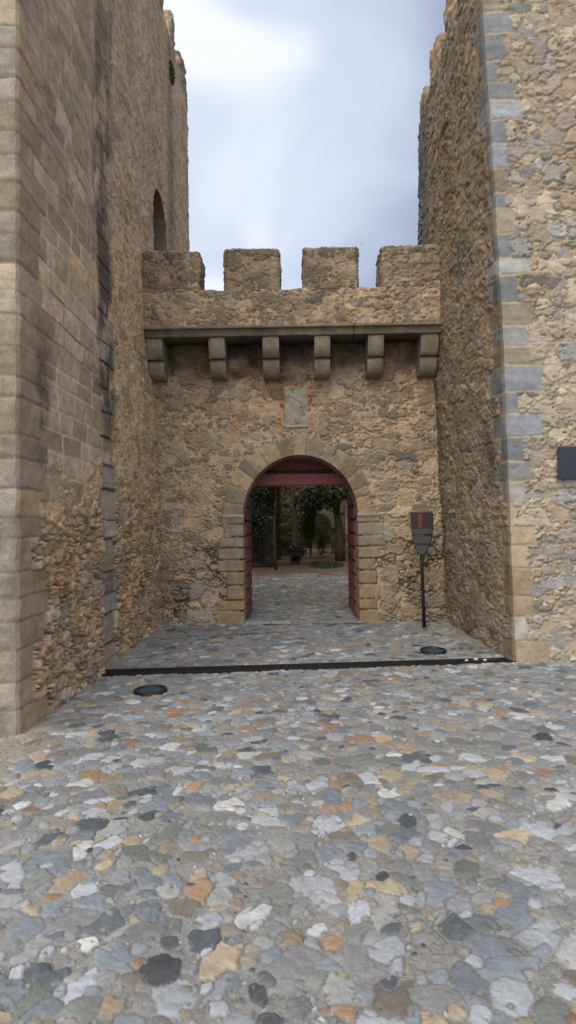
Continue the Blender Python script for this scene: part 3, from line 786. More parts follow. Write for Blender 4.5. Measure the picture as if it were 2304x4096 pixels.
# corbels: two quarter rolls, one over the other
def corbel(x0, x1, c0=(.23, .21, .17)):
    ps = [(8.84, 4.54), (8.372, 4.54)]
    ps += [(8.372+.125*(1-cos(t*pi/2)), 4.50-.27*sin(t*pi/2)) for t in np.linspace(0, 1, 9)]
    ps += [(8.490, 4.226)]
    ps += [(8.486+.16*(1-cos(t*pi/2)), 4.19-.215*sin(t*pi/2)) for t in np.linspace(0, 1, 9)]
    ps += [(8.84, 3.968)]
    bm = bmesh.new()
    nx = 8; rows = []
    for i in range(nx+1):
        t = i/nx; x = x0+(x1-x0)*t
        e = .012*(1 if i in (0, nx) else 0)
        rows.append([bm.verts.new((x, min(8.84, y+e)+random.uniform(-.003, .003), z+random.uniform(-.003, .003))) for y, z in ps])
        if i in (0, nx):
            pass
    for a, b in zip(rows, rows[1:]):
        for k in range(len(ps)-1): bm.faces.new((a[k], a[k+1], b[k+1], b[k]))
    bm.faces.new(rows[0]); bm.faces.new(rows[-1])
    o = bm_obj('corbel', bm, M_CARVED, gw, smooth=False, col=c0)
    me = o.data; at = me.color_attributes['Col']; co = np.empty(len(me.vertices)*3, np.float32); me.vertices.foreach_get('co', co)
    co = co.reshape(-1, 3); cc = np.ones((len(co), 4), np.float32)
    cc[:, :3] = np.array(c0)*(.7+.6*n3(co, 7, 3))[:, None]
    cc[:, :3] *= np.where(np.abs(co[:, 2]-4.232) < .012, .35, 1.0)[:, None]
    at.data.foreach_set('color', cc.ravel())
for a, b in [(-2.22, -1.97), (-1.26, -1.015), (-.44, -.19), (.35, .59), (1.165, 1.405), (1.97, 2.235)]: corbel(a, b)

# parapet and merlons
sh = Sheets()
def pat_par(U, Z):
    h, c = pat_top(201)(U, Z)
    return h, c*1.05
relief_box(sh, -2.34, 2.36, 8.40, 8.90, 4.70, 5.27, pat_par, res=.0125, faces='yYZ', jit=.018)
sh.build('parapet', M_STONE, gw)
for k, (a, b) in enumerate([(-2.34, -1.41), (-.995, -.185), (.22, 1.02), (1.41, 2.36)]):
    sh = Sheets()
    relief_box(sh, a, b, 8.402, 8.898, 5.24, 5.90+(.0 if k else -.01), (lambda k: (lambda U, Z: (lambda r: (r[0], r[1]*.86))(pat_top(211+k)(U, Z))))(k), res=.0125, faces='xXyYZ', jit=.013)
    sh.build('merlon', M_STONE, gw)
# floor of the wall walk and solid fill behind
bm = bmesh.new(); box(bm, -2.4, 2.5, 8.86, 10.24, 4.60, 4.68)
bm_obj('wall_walk', bm, M_CARVED, gw, col=(.25, .22, .18))
# blank armorial slab over the arch
us = lin(-.13, .255, .0125); vs = lin(3.205, 3.865, .0125)
def slab(U, Z):
    cu = (U-.0625)/.19; cz = (Z-3.535)/.33
    fr = np.maximum(np.abs(cu), np.abs(cz))
    h = .045+.010*sm(fr, .86, .93)+(fbm2(U, Z, 12, 5)-.5)*.020*(fr < .88)
    # worn relief, no longer legible
    sh_ = np.exp(-((np.sqrt((cu*.9)**2+((cz+.05)*1.1)**2)-.52)/.06)**2)
    h = h+.007*sh_+.006*np.exp(-((cu+cz*.7)/.08)**2)*(fr < .7)
    c = np.array((.37, .355, .30), np.float32)*(.72+.52*fbm2(U, Z, 10, 8))[..., None]
    dk = sm(fbm2(U, Z, 7, 18), .55, .7)[..., None]*.35
    return h, c*(1-dk)
sh = Sheets(); sh.add(*relief_sheet(us, vs, lambda U, Z: np.stack([U, 0*U+8.80, Z], -1).astype(np.float32), (0, -1, 0), slab, jit=0.0, taper=.012))
sh.build('stone_slab', M_CARVED, gw)

# doors, opened inwards against the passage
def door(xface, side, y0, y1, ztop):
    bm = bmesh.new()
    n = 9; ph = (ztop-.17)/n
    for k in range(n):
        z0 = .17+k*ph
        if side < 0: box(bm, xface-.06, xface, y0, y1, z0+.010, z0+ph-.034, .006)
        else: box(bm, xface, xface+.06, y0, y1, z0+.010, z0+ph-.034, .006)
    d = bm_obj('door_leaf', bm, M_RED, gw)
    bm = bmesh.new()
    if side < 0: box(bm, xface-.05, xface-.014, y0+.01, y1-.01, .17, ztop-.02)
    else: box(bm, xface+.014, xface+.05, y0+.01, y1-.01, .17, ztop-.02)
    bm_obj('backing_board', bm, M_IRON, d)
    if side > 0:
        bm = bmesh.new(); box(bm, xface-.03, xface+.02, y0+.35, y0+.43, 1.08, 1.22, .006)
        cyl(bm, (xface-.035, y0+.39, 1.12), .012, .07, 10)
        bm_obj('lock', bm, M_IRON, d)
door(-.765, -1, 9.24, 10.02, 2.22)
door(.985, 1, 9.24, 10.30, 2.22)
# red transom filling the head of the arch
tr_b = bmesh.new(); box(tr_b, CX-.99, CX+.99, 9.30, 9.50, 2.345, 2.535, .012)
tr = bm_obj('transom', tr_b, M_REDB, gw)
bm = bmesh.new()
out = [(CX-.97*cos(pi*k/24), SZ+1.05*sin(pi*k/24)) for k in range(25)]
out = [(x, z) for x, z in out if z > 2.54]
f_ = [bm.verts.new((x, 9.40, z)) for x, z in out]; b_ = [bm.verts.new((x, 9.45, z)) for x, z in out]
bm.faces.new(f_); bm.faces.new(b_[::-1])
for k in range(len(out)): bm.faces.new((f_[k], b_[k], b_[(k+1) % len(out)], f_[(k+1) % len(out)]))
bm_obj('tympanum_board', bm, M_RED, tr)
bm = bmesh.new(); box(bm, CX-.66, CX+.66, 9.34, 9.399, 2.585, 2.60, .003)
for k in range(13):
    x = CX-.60+k*.10; box(bm, x-.016, x+.016, 9.325, 9.399, 2.545, 2.585, .004)
bm_obj('studs', bm, M_IRON, tr)
# worn flat slabs at the foot of the gate
us = lin(CX-RX-.02, CX+RX+.05, .02); vs = lin(8.68, 8.96, .02)
def thr(U, V):
    h, c, k, ID = ashlar(U, V, .28, .45, 31, [(.30, .31, .31), (.34, .34, .33)], [1, 1], np.array((.18, .17, .15), np.float32), amp=.008, jw=.008)
    return h, c*.70
sh = Sheets(); sh.add(*relief_sheet(us, vs, lambda U, V: np.stack([U, V, G(U, V)+.018], -1).astype(np.float32), (0, 0, 1), thr, jit=.006))
tag(sh.build('threshold_paving', M_COBBLE), kind='structure')

# ------------------------------------------------------------------ drain, ground lamps
def drain():
    a = np.array((-2.24, 6.36)); b = np.array((2.60, 6.73)); d = b-a; L = float(np.hypot(*d)); ang = math.atan2(d[1], d[0])
    r = empty('drain_channel', (a[0], a[1], .014), ang)
    tag(r, 'long narrow dark iron drain channel across the cobbles in front of the gate', 'drain')
    def loc(name, bm, mat, par):
        me = bpy.data.meshes.new(name); bmesh.ops.recalc_face_normals(bm, faces=bm.faces); bm.to_mesh(me); bm.free(); me.materials.append(mat)
        o = bpy.data.objects.new(name, me); COL.objects.link(o); o.parent = par; return o
    bm = bmesh.new(); box(bm, 0, L, -.10, .10, -.03, .002); loc('dark_depth_plate', bm, M_VOID, r)  # black plate instead of a hole, painted as the channel's dark depth
    bm = bmesh.new()
    for s in (-1, 1): box(bm, 0, L, s*.098-.010, s*.098+.010, -.02, .014, .003)
    loc('frame', bm, M_DRAIN, r)
    bm = bmesh.new()
    n = int(L/.024)
    for k in range(n):
        x = .012+k*.024
        box(bm, x-.0065, x+.0065, -.088, .088, .0, .011)
    for k in range(int(L/.5)+1):
        box(bm, k*.5+.002, k*.5+.026, -.088, .088, .001, .0125)
    box(bm, 0, L, -.006, .006, .001, .0118)
    loc('grating', bm, M_DRAIN, r)
drain()
pts = [(2.02, 6.66), (2.14, 6.69), (2.24, 6.665)]
def stone_chip(x, y, z, s, seed, label):
    bm = bmesh.new(); bmesh.ops.create_icosphere(bm, subdivisions=2, radius=s)
    r2 = random.Random(seed)
    for v in bm.verts:
        v.co.x *= 1.25; v.co.z *= .75; v.co *= 1+r2.uniform(-.16, .16)
        v.co += __import__('mathutils').Vector((x, y, z+s*.6))
    o = bm_obj('pebble', bm, M_CARVED, None, col=(.50, .47, .42))
    tag(o, label, 'pebble', 'pebbles lying on the drain')
stone_chip(*pts[0], .028, .017, 1, 'pale pebble on the drain grating, leftmost of three near the right tower')
stone_chip(*pts[1], .028, .022, 2, 'pale pebble on the drain grating, middle of three near the right tower')
stone_chip(*pts[2], .028, .018, 3, 'pale pebble on the drain grating, rightmost of three near the right tower')

def lathe(prof, n=40):
    bm = bmesh.new(); rings = []
    for r, z in prof: rings.append([bm.verts.new((r*cos(2*pi*k/n), r*sin(2*pi*k/n), z)) for k in range(n)])
    for a, b in zip(rings, rings[1:]):
        for k in range(n): bm.faces.new((a[k], a[(k+1) % n], b[(k+1) % n], b[k]))
    return bm, rings
def lamp(x, y, r, label, matr, matl):
    slope = 0.0 if y < 6.4 else math.atan(.13/2.4)
    e = empty('ground_lamp', (x, y, float(G(x, y))+.010)); e.rotation_euler = (slope, 0, 0)
    tag(e, label, 'ground lamp', 'round lamps set into the cobbles')
    def put(name, bm, mat):
        bmesh.ops.recalc_face_normals(bm, faces=bm.faces)
        me = bpy.data.meshes.new(name); bm.to_mesh(me); bm.free(); me.materials.append(mat)
        me.polygons.foreach_set('use_smooth', np.ones(len(me.polygons), bool))
        o = bpy.data.objects.new(name, me); COL.objects.link(o); o.parent = e
    bm, rg = lathe([(r, -.03), (r, .006), (r*.98, .012), (r*.82, .013), (r*.78, .008), (r*.77, -.02)]); put('rim', bm, matr)
    bm, rg = lathe([(r*.775, .002), (r*.6, .005), (r*.3, .008), (.001, .009)]); put('lens', bm, matl)
lamp(-1.48, 5.68, .168, 'round black ground lamp with bluish glass, in the cobbles left of the drain', M_STEEL, M_LENS)
lamp(1.75, 7.14, .165, 'round black ground lamp between the drain and the sign by the right tower', M_STEEL, M_LENS)
M_LID = plain('dull_lid', (.15, .15, .14), .8, var=.3, sc=18)
lamp(1.78, 8.32, .15, 'dull grey dusty ground lamp nearest the foot of the paddle shaped sign', M_LID, M_LID)

# ------------------------------------------------------------------ paddle shaped information sign
def sign():
    r = empty('information_sign', (1.91, 8.36, .11))
    tag(r, 'dark paddle shaped information sign on a slim pole by the right of the gate arch', 'sign')
    Y = 8.30
    bm = bmesh.new()
    tube(bm, [(1.915, Y+.03, .08), (1.905, Y+.03, .55), (1.898, Y+.03, 1.0), (1.893, Y+.03, 1.22)], [.026, .025, .024, .03], 14)
    bm_obj('pole', bm, M_STEEL, r, smooth=True)
    def outline(z):     # half width by height
        return float(np.interp(z, [1.12, 1.20, 1.27, 1.36, 1.46, 1.58, 1.70, 1.83], [.022, .035, .075, .118, .145, .160, .166, .166]))
    def plate(name, z0, z1, y0, y1, inset, mat, dx=0, par=r, n=14):
        bm = bmesh.new(); L = []; R = []
        for k in range(n+1):
            z = z0+(z1-z0)*k/n; w = max(.012, outline(z)-inset); x = 1.895
            L.append((x-w+dx, z)); R.append((x+w+dx, z))
        poly = L+R[::-1]
        f = [bm.verts.new((x, y0, z)) for x, z in poly]; b = [bm.verts.new((x, y1, z)) for x, z in poly]
        m = len(poly)
        for k in range(n):
            bm.faces.new((f[k], f[k+1], f[m-2-k], f[m-1-k])); bm.faces.new((b[k], b[m-1-k], b[m-2-k], b[k+1]))
        for k in range(m): bm.faces.new((f[k], b[k], b[(k+1) % m], f[(k+1) % m]))
        return bm_obj(name, bm, mat, par)
    pm = plain('sign_body', (.010, .009, .008), .5, var=.2)
    body = plate('panel', 1.14, 1.835, Y-.006, Y+.025, 0, pm, dx=.012)
    gm = plain('sign_grey', (.052, .050, .049), .55, var=.15); gm2 = plain('sign_dark', (.026, .018, .016), .5, var=.2)
    rm = plain('sign_red', (.13, .030, .018), .5, var=.2)
    plate('dark_header', 1.600, 1.825, Y-.010, Y-.006, .006, gm2, par=body)
    bm = bmesh.new(); box(bm, 1.845, 1.905, Y-.013, Y-.0102, 1.604, 1.815); bm_obj('red_stripe', bm, rm, body)
    plate('grey_band', 1.515, 1.594, Y-.010, Y-.006, .010, gm, par=body)
    plate('grey_band', 1.375, 1.480, Y-.010, Y-.006, .010, gm, par=body)
    plate('grey_band', 1.215, 1.345, Y-.010, Y-.006, .012, gm, par=body)
    bm = bmesh.new(); box(bm, 1.79, 1.93, Y-.0095, Y-.006, 1.488, 1.508); bm_obj('rust_line', bm, plain('sign_rust', (.10, .035, .02), .6), body)
sign()

# dark blank plate on the right tower (cut by the frame)
bm = bmesh.new(); box(bm, 3.105, 3.72, 6.535, 6.56, 2.165, 2.545, .004)
o = bm_obj('wall_plate', bm, M_NAVY)
tag(o, 'plain dark navy rectangular plate fixed to the front of the right tower', 'plate')
bm = bmesh.new(); box(bm, 3.14, 3.68, 6.561, 6.68, 2.20, 2.51)
bm_obj('bracket', bm, M_STEEL, o)

# ------------------------------------------------------------------ foliage
def leaves(centers, n_each, spread, size, seed=0, droop=0.0):
    r = np.random.default_rng(seed)
    C = np.repeat(np.array(centers, float), n_each, 0)
    sp = np.repeat(np.array(spread, float).reshape(-1, 3) if np.ndim(spread) > 1 else np.tile(spread, (len(centers), 1)), n_each, 0)
    d = r.normal(size=C.shape); d /= np.linalg.norm(d, axis=1)[:, None]; d *= (r.random(len(C))**.45)[:, None]
    P = C+d*sp
    a = r.normal(size=C.shape); a[:, 2] -= droop; a /= np.linalg.norm(a, axis=1)[:, None]
    b = np.cross(a, r.normal(size=C.shape)); b /= np.linalg.norm(b, axis=1)[:, None]
    s = size*(.6+.8*r.random(len(C)))[:, None]
    V = np.stack([P-a*s, P-b*s*.42, P+a*s, P+b*s*.42], 1).reshape(-1, 3)
    F = np.arange(len(V)).reshape(-1, 4)
    return V, F
def crown_mesh(name, centers, n_each, spread, size, mat, parent, seed=0, droop=0.0):
    V, F = leaves(centers, n_each, spread, size, seed, droop)
    return np_mesh(name, V, F, mat, None, parent, smooth=False)

def tree(name, label, x, y, h, r, mat, seed, trunk_r=.14, bark=M_BARK, crown_z=.45, lean=(0, 0), n=26, leaf=.072, each=260, branches=7):
    rr = random.Random(seed); z0 = float(G(x, y))-.05
    e = empty(name, (x, y, z0+.05)); tag(e, label, 'tree', 'trees in the garden behind the gate')
    bm = bmesh.new()
    top = (x+lean[0], y+lean[1], z0+h*.82)
    pts = [(x+(top[0]-x)*t+rr.uniform(-.05, .05), y+(top[1]-y)*t+rr.uniform(-.05, .05), z0+h*.82*t) for t in (0, .12, .3, .5, .72, 1)]
    tube(bm, pts, [trunk_r*1.3, trunk_r, trunk_r*.85, trunk_r*.65, trunk_r*.42, trunk_r*.12], 9)
    for k in range(branches):
        t = rr.uniform(.35, .8); p = np.array([x+(top[0]-x)*t, y+(top[1]-y)*t, z0+h*.82*t]); a = rr.uniform(0, 2*pi); l = r*rr.uniform(.5, .9)
        q = p+np.array([cos(a)*l*.5, sin(a)*l*.5, l*.35]); s = p+np.array([cos(a)*l, sin(a)*l, l*.45])
        tube(bm, [p, q, s], [trunk_r*.4, trunk_r*.25, trunk_r*.08], 6)
    bm_obj('trunk', bm, bark, e, smooth=True)
    cs = []
    for k in range(n):
        a = rr.uniform(0, 2*pi); q = rr.random()**.5*r; zz = rr.uniform(crown_z, 1.0)
        q *= (1-.75*abs(zz-.62)/.4)**.5 if abs(zz-.62) < .4 else .45
        cs.append((x+lean[0]*zz+cos(a)*q, y+lean[1]*zz+sin(a)*q, z0+h*zz))
    crown_mesh('crown', cs, each, (r*.34, r*.34, r*.26), leaf, mat, e, seed)
    return e

tree('dense_tree', 'dark dense tree with a heavy low crown, rightmost seen through the gate', 1.62, 19.5, 5.2, 1.7, M_LEAF, 3, .15, crown_z=.40, n=34, lean=(-.25, 0))
tree('leaning_tree', 'slim tree with pale bark standing left of the ruined arch', -.02, 19.0, 5.6, 1.5, M_LEAF3, 5, .10, M_BARKP, crown_z=.50, n=22, leaf=.06, lean=(.1, 0))
tree('slender_tree', 'slender dark sapling rising from the edge of the cobbles at the left', -.50, 15.9, 5.0, 1.1, M_LEAF, 8, .035, crown_z=.52, n=16, leaf=.07, lean=(-.1, .2))
tree('bushy_tree', 'bushy dark tree overhanging the dark wall on the left of the garden', -2.3, 19.5, 6.5, 2.2, M_LEAF, 11, .2, crown_z=.42, n=34)
tree('spreading_tree', 'tall spreading tree behind the ruined arch', .6, 28.5, 8.0, 3.6, M_LEAF, 14, .25, crown_z=.35, n=44, leaf=.11)
tree('shade_tree', 'broad shade tree on the far right of the garden', 4.4, 24.5, 8.0, 3.0, M_LEAF2, 17, .25, crown_z=.30, n=44, leaf=.10)

def shrub(name, label, x, y, h, r, mat, seed, leaf=.05, n=14, each=240, conical=False):
    rr = random.Random(seed); z0 = float(G(x, y))
    e = empty(name, (x, y, z0)); tag(e, label, 'shrub', 'shrubs in the garden behind the gate')
    bm = bmesh.new()
    for k in range(4): tube(bm, [(x, y, z0-.03), (x+rr.uniform(-r, r)*.5, y+rr.uniform(-r, r)*.5, z0+h*.6)], [.02, .008], 5)
    bm_obj('stem', bm, M_BARK, e)
    cs = []
    for k in range(n):
        t = rr.random(); a = rr.uniform(0, 2*pi); q = rr.random()*r*((1-t)*.9+.1 if conical else .75)
        cs.append((x+cos(a)*q, y+sin(a)*q, z0+h*(.12+.85*t)))
    crown_mesh('foliage', cs, each, (r*.38, r*.38, h*.17), leaf, mat, e, seed)
shrub('conical_shrub', 'tall pointed green shrub growing in front of the ruined arch', .62, 21.3, 2.6, .62, M_LEAF2, 21, conical=True, n=22)
shrub('hanging_shrub', 'dark leafy shrub filling the gap between the pale barked tree and the dark wall', -.95, 20.2, 4.4, .8, M_LEAF, 29, n=30)
shrub('low_shrub', 'low dark shrub at the foot of the pale barked tree', .12, 18.3, .62, .5, M_LEAF, 23, n=9, each=150)
shrub('wall_shrub', 'loose dark shrub trailing over the dark garden wall', -1.15, 17.6, 2.7, .7, M_LEAF, 25, n=16)

# ruined wall with an arch, garden walls and added unseen side walls
def garden_pat(seed, dark=1.0):
    def f(U, Z):
        h, c, k, ID = masonry(U, Z, seed, [(.45, .25, .5, 1.05, 0), (.25, .16, .92, .95, .2)], .45+0*U, amp=.05)
        return h, c*dark  # dark scales the stone down: garden shade put into its colour
    return f
rw = empty('ruined_wall', (1.0, 23.0, .5)); tag(rw, 'ruined grey stone wall with a round arch deep in the garden', 'wall')
AX, AZ, AR = .92, 1.55, .62
sh = Sheets()
def rhole(U, Z):
    top = 3.5+(n2(U, U*0, 1.3, 5)-.5)*1.0-.10*np.abs(U)
    return ((np.abs(U-AX) < AR) & (Z < AZ)) | (((U-AX)**2+(Z-AZ)**2 < AR**2) & (Z >= AZ)) | (Z > top)
for yy, fl in ((22.8, False), (23.3, True)):
    sh.add(*relief_sheet(lin(-1.4, 2.1, .04), lin(.3, 4.4, .04), lambda U, Z, yy=yy: np.stack([U, 0*U+yy, Z], -1).astype(np.float32), (0, -1 if not fl else 1, 0), garden_pat(301, .42), mask=rhole, jit=.02, flip=fl))
us = lin(-1.4, 2.1, .05)
def rtop(U, V): return np.stack([U, V, 3.5+(n2(U, U*0, 1.3, 5)-.5)*1.0-.10*np.abs(U)-.03], -1).astype(np.float32)
sh.add(*relief_sheet(us, lin(22.8, 23.3, .08), rtop, (0, 0, 1), garden_pat(303, .6), jit=.02))
sh.build('masonry', M_STONE, rw)
sh = Sheets()
def rring(U, V):
    return np.stack([AX-(AR-.01+.22*V)*np.cos(U), 0*U+22.74, AZ+(AR-.01+.22*V)*np.sin(U)], -1).astype(np.float32)
def rringp(U, V):
    k = np.abs(np.mod(U/pi*11, 1)-.5)*2; kk = sm(1-k, .0, .2)[..., None]
    return .03+0*U, (np.array((.22, .205, .17), np.float32)*kk+np.array((.1, .09, .08), np.float32)*(1-kk)).astype(np.float32)
sh.add(*relief_sheet(lin(0, pi, .03), lin(0, 1, .1), rring, (0, -1, 0), rringp, jit=.008, flip=True))
def rsoff(U, V):
    s = U
    x = np.where(s < 1, AX-AR, np.where(s > 4, AX+AR, AX-AR*np.cos(np.clip((s-1)/3, 0, 1)*pi)))
    z = np.where(s < 1, .3+s*(AZ-.3), np.where(s > 4, AZ-(s-4)*(AZ-.3), AZ+AR*np.sin(np.clip((s-1)/3, 0, 1)*pi)))
    return np.stack([x, V, z], -1).astype(np.float32)
sh.add(*relief_sheet(lin(0, 5, .05), lin(22.74, 23.3, .08), rsoff, (0, 0, 0), garden_pat(305, .6), jit=.01))
sh.build('arch_ring', M_STONE, rw)

def wallbox(name, label, x0, x1, y0, y1, h, seed, dark, res=.05):
    sh = Sheets(); e = empty(name, ((x0+x1)/2, (y0+y1)/2, .3)); tag(e, label, 'wall')
    relief_box(sh, x0, x1, y0, y1, .05, h, garden_pat(seed, dark), res=res, faces='xXyYZ', jit=.03)
    sh.build('masonry', M_STONE, e)
    return e
wallbox('garden_wall', 'stone wall painted dark as if in shadow, close on the left inside the gate', -2.9, -.62, 17.6, 18.1, 1.95, 311, .14)  # low factor colours this wall as a block in shadow
wallbox('rear_wall', 'grey rubble wall high above the dark wall on the left of the garden', -4.5, -.55, 21.0, 21.6, 4.6, 315, .26, .07)
wallbox('boundary_wall', 'low reddish wall in the garden at the far right seen beside the open door', 1.9, 6.0, 25.2, 25.6, 1.5, 319, .6, .07)
wallbox('courtyard_wall', 'high stone wall closing the far side of the garden', -9, 9, 33.0, 33.8, 7.0, 323, .3, .12)
wallbox('side_wall', 'unseen high stone wall added on the left of the garden to darken it', -5.6, -5.0, 13.5, 32.5, 6.5, 325, .5, .12)  # out of view, added to keep light out of the garden
wallbox('side_wall', 'unseen high stone wall added on the right of the garden to darken it', 6.4, 7.0, 10.2, 32.5, 6.5, 327, .5, .12)  # likewise added out of view to darken the garden
bm = bmesh.new(); box(bm, 2.35, 4.6, 27.0, 30.0, .4, 3.1, .02); o = bm_obj('rendered_hut', bm, plain('lime_render', (.42, .40, .36), .9, var=.15, sc=3))
tag(o, 'small pale rendered hut glimpsed behind the dark tree on the right', 'hut')
bm = bmesh.new()
vv = [bm.verts.new(p) for p in ((2.2, 26.85, 3.1), (4.75, 26.85, 3.1), (4.75, 30.15, 3.1), (2.2, 30.15, 3.1), (3.47, 26.85, 3.9), (3.47, 30.15, 3.9))]
for f in ((0, 1, 4), (2, 3, 5), (0, 4, 5, 3), (1, 2, 5, 4), (0, 3, 2, 1)): bm.faces.new([vv[i] for i in f])
bm_obj('roof', bm, plain('clay_tiles', (.20, .09, .05), .9), o)

# grass
def grass(name, label_kind, cx, cy, rx, ry, n, hgt, seed):
    r = np.random.default_rng(seed)
    a = r.random(n)*2*pi; q = r.random(n)**.5
    x = cx+np.cos(a)*q*rx; y = cy+np.sin(a)*q*ry; z = G(x, y)-.03
    t = r.random(n)*2*pi; h = hgt*(.5+r.random(n)); w = .012; lx = r.normal(size=n)*.05; ly = r.normal(size=n)*.05
    V = np.stack([np.stack([x-np.cos(t)*w, y-np.sin(t)*w, z], -1), np.stack([x+np.cos(t)*w, y+np.sin(t)*w, z], -1), np.stack([x+lx, y+ly, z+h], -1)], 1).reshape(-1, 3)
    o = np_mesh(name, V, np.arange(3*n).reshape(-1, 3), M_GRASS, None, None, False)
    tag(o, 'patch of short green grass on the bare earth beyond the cobbles', 'grass', kind='stuff')
grass('grass', '', 1.0, 17.7, .55, 1.2, 1500, .09, 5)

# tuft growing from the left tower high up
def tuft(x, y, z, s, seed, label):
    e = empty('wall_plant', (x, y, z)); tag(e, label, 'plant')
    bm = bmesh.new(); tube(bm, [(x-.05, y, z), (x+.06, y-.02, z+.02), (x+.10, y-.03, z-.03)], [.02, .012, .006], 6); bm_obj('stem', bm, M_BARK, e)
    crown_mesh('foliage', [(x+.04, y, z), (x+.05, y+.02, z-.14), (x+.04, y-.04, z+.07)], 110, (.06, .10, .09), .032, M_LEAF3, e, seed, .8)
tuft(float(XL(10.7, 10.6)), 10.65, 10.60, .2, 3, 'small green plant sprouting high on the left tower wall')

# birds
def bird(x, y, z, s, yaw, bank, label):
    bm = bmesh.new()
    tube(bm, [(-.5, 0, 0), (-.32, 0, .01), (0, 0, .02), (.28, 0, .03), (.42, 0, .03), (.52, 0, .02)], [.01, .06, .10, .08, .05, .008], 8)
    for sgn in (-1, 1):
        pts = [(.18, sgn*.06, .04), (.22, sgn*.45, .16), (-.02, sgn*.95, .10), (-.05, sgn*.50, .12), (-.12, sgn*.06, .03)]
        t_ = [bm.verts.new((a, b, c)) for a, b, c in pts]; b_ = [bm.verts.new((a, b, c-.015)) for a, b, c in pts]
        bm.faces.new(t_); bm.faces.new(b_[::-1])
        for k in range(5): bm.faces.new((t_[k], b_[k], b_[(k+1) % 5], t_[(k+1) % 5]))
    tl = [bm.verts.new(p) for p in ((-.45, .02, 0), (-.45, -.02, 0), (-.72, -.10, 0), (-.62, 0, 0), (-.72, .10, 0))]; bm.faces.new(tl)
    bmesh.ops.scale(bm, vec=(s, s, s), verts=bm.verts)
    o = bm_obj('bird', bm, M_BIRD); o.location = (x, y, z); o.rotation_euler = (bank, .15, yaw)
    tag(o, label, 'bird', 'birds in the sky')
bird(4.41, 34, 19.0, .10, 1.3, .1, 'tiny dark bird flying just above the third merlon of the gate wall')
bird(5.41, 34, 17.26, .15, -.5, .45, 'small dark bird flying in the gap before the rightmost merlon')
# ------------------------------------------------------------------ light
w = bpy.data.worlds.new('World'); S.world = w; w.use_nodes = True
nt = w.node_tree; L = nt.links.new; bg = nt.nodes['Background']
sky = N(nt, 'ShaderNodeTexSky', sky_type='NISHITA'); sky.sun_disc = False
SUN_EL, SUN_AZ = radians(52), radians(205)
sky.sun_elevation = SUN_EL; sky.sun_rotation = SUN_AZ; sky.air_density = 1.5; sky.dust_density = 4
tc = N(nt, 'ShaderNodeTexCoord')
sep = N(nt, 'ShaderNodeSeparateXYZ'); L(tc.outputs['Generated'], sep.inputs[0])
mp = N(nt, 'ShaderNodeMapping'); mp.inputs['Scale'].default_value = (1.2, 1.2, 2.0); mp.inputs['Location'].default_value = (.35, .1, .2); L(tc.outputs['Generated'], mp.inputs['Vector'])
no = N(nt, 'ShaderNodeTexNoise'); no.inputs['Scale'].default_value = 1.9; no.inputs['Detail'].default_value = 4; no.inputs['Roughness'].default_value = .38; no.inputs['Distortion'].default_value = .6
L(mp.outputs[0], no.inputs['Vector'])
cr = N(nt, 'ShaderNodeValToRGB'); cr.color_ramp.interpolation = 'EASE'
E_ = cr.color_ramp.elements
E_[0].position = .27; E_[0].color = (.39, .45, .60, 1)
E_[1].position = .66; E_[1].color = (.93, .97, 1.03, 1)
m_ = E_.new(.48); m_.color = (.63, .705, .86, 1)
# brighter cloud to the left (-X), heavier to the right
ma = N(nt, 'ShaderNodeMath', operation='MULTIPLY_ADD'); L(sep.outputs['X'], ma.inputs[0]); ma.inputs[1].default_value = -.72
mz = N(nt, 'ShaderNodeMath', operation='MULTIPLY_ADD'); L(sep.outputs['Z'], mz.inputs[0]); mz.inputs[1].default_value = .30; mz.inputs[2].default_value = -.185
mn = N(nt, 'ShaderNodeMath', operation='ADD'); L(no.outputs['Fac'], mn.inputs[0]); L(mz.outputs[0], mn.inputs[1]); L(mn.outputs[0], ma.inputs[2])
L(ma.outputs[0], cr.inputs['Fac'])
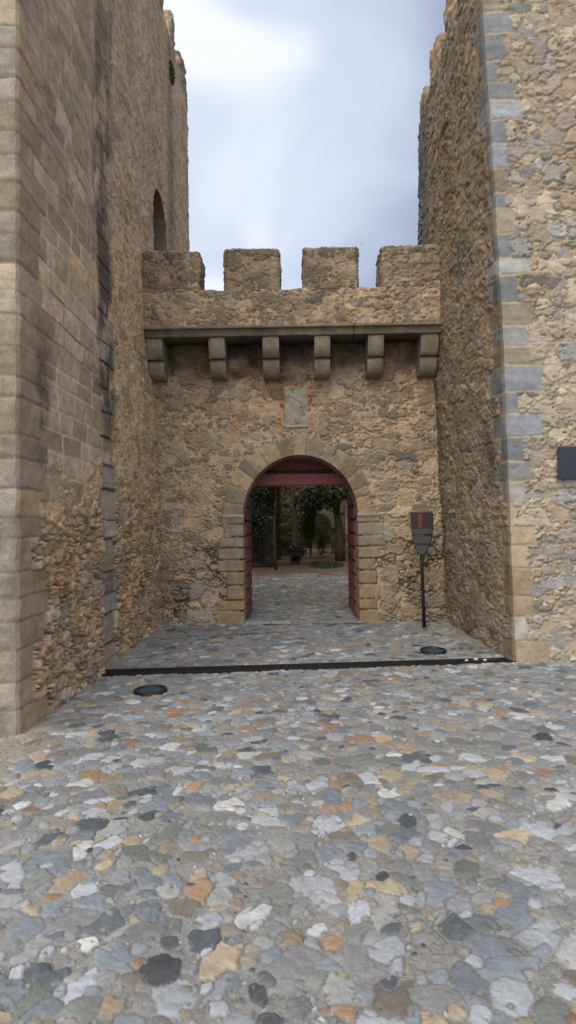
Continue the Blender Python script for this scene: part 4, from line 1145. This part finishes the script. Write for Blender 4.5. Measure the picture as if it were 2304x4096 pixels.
# overcast: zenith and the side behind the camera are brighter
b1 = N(nt, 'ShaderNodeMapRange', interpolation_type='SMOOTHSTEP'); L(sep.outputs['Z'], b1.inputs['Value'])
b1.inputs['From Min'].default_value = .66; b1.inputs['From Max'].default_value = .98; b1.inputs['To Min'].default_value = 1.0; b1.inputs['To Max'].default_value = 2.3
b2 = N(nt, 'ShaderNodeMapRange', interpolation_type='SMOOTHSTEP'); L(sep.outputs['Y'], b2.inputs['Value'])
b2.inputs['From Min'].default_value = .35; b2.inputs['From Max'].default_value = -.5; b2.inputs['To Min'].default_value = 0.0; b2.inputs['To Max'].default_value = 1.5
sb = N(nt, 'ShaderNodeMath', operation='ADD'); L(b1.outputs[0], sb.inputs[0]); L(b2.outputs[0], sb.inputs[1])
vs_ = N(nt, 'ShaderNodeVectorMath', operation='SCALE'); L(cr.outputs['Color'], vs_.inputs[0]); L(sb.outputs[0], vs_.inputs['Scale'])
sk = N(nt, 'ShaderNodeVectorMath', operation='SCALE'); L(sky.outputs['Color'], sk.inputs[0]); sk.inputs['Scale'].default_value = .012
su = N(nt, 'ShaderNodeVectorMath', operation='ADD'); wm = N(nt, 'ShaderNodeMix', data_type='RGBA', blend_type='MULTIPLY')
wf = N(nt, 'ShaderNodeMapRange'); L(sb.outputs[0], wf.inputs['Value']); wf.inputs['From Min'].default_value = 1.0; wf.inputs['From Max'].default_value = 1.7
L(wf.outputs[0], wm.inputs['Factor']); L(vs_.outputs[0], wm.inputs[6]); wm.inputs[7].default_value = (1.10, .98, .84, 1)
L(wm.outputs[2], su.inputs[0]); L(sk.outputs[0], su.inputs[1])
L(su.outputs[0], bg.inputs['Color']); bg.inputs['Strength'].default_value = 1.0
sd = bpy.data.lights.new('sun', 'SUN'); sd.energy = 1.3; sd.angle = radians(35); sd.color = (1, .95, .88)
so = bpy.data.objects.new('sun', sd); COL.objects.link(so)
from mathutils import Vector, Matrix
dv = Vector((sin(SUN_AZ)*cos(SUN_EL), cos(SUN_AZ)*cos(SUN_EL), sin(SUN_EL)))
so.rotation_euler = dv.to_track_quat('Z', 'Y').to_euler(); so.location = (0, -5, 15)

# ------------------------------------------------------------------ camera
cd = bpy.data.cameras.new('camera'); co = bpy.data.objects.new('camera', cd); COL.objects.link(co)
cd.sensor_fit = 'VERTICAL'; cd.sensor_height = 36; cd.lens = 36*1400/2576; cd.clip_end = 3000; cd.clip_start = .05
Rm = Matrix.Rotation(math.atan(14.5/1400), 3, 'Z') @ Matrix.Rotation(pi/2+math.atan(37/1400), 3, 'X') @ Matrix.Rotation(radians(-.8), 3, 'Z')
co.rotation_euler = Rm.to_euler(); co.location = (0, 0, 1.65)
S.camera = co
S.view_settings.view_transform = 'Standard'; S.view_settings.look = 'None'; S.view_settings.gamma = 1; S.view_settings.exposure = 0
S.cycles.max_bounces = 6; S.cycles.use_denoising = True
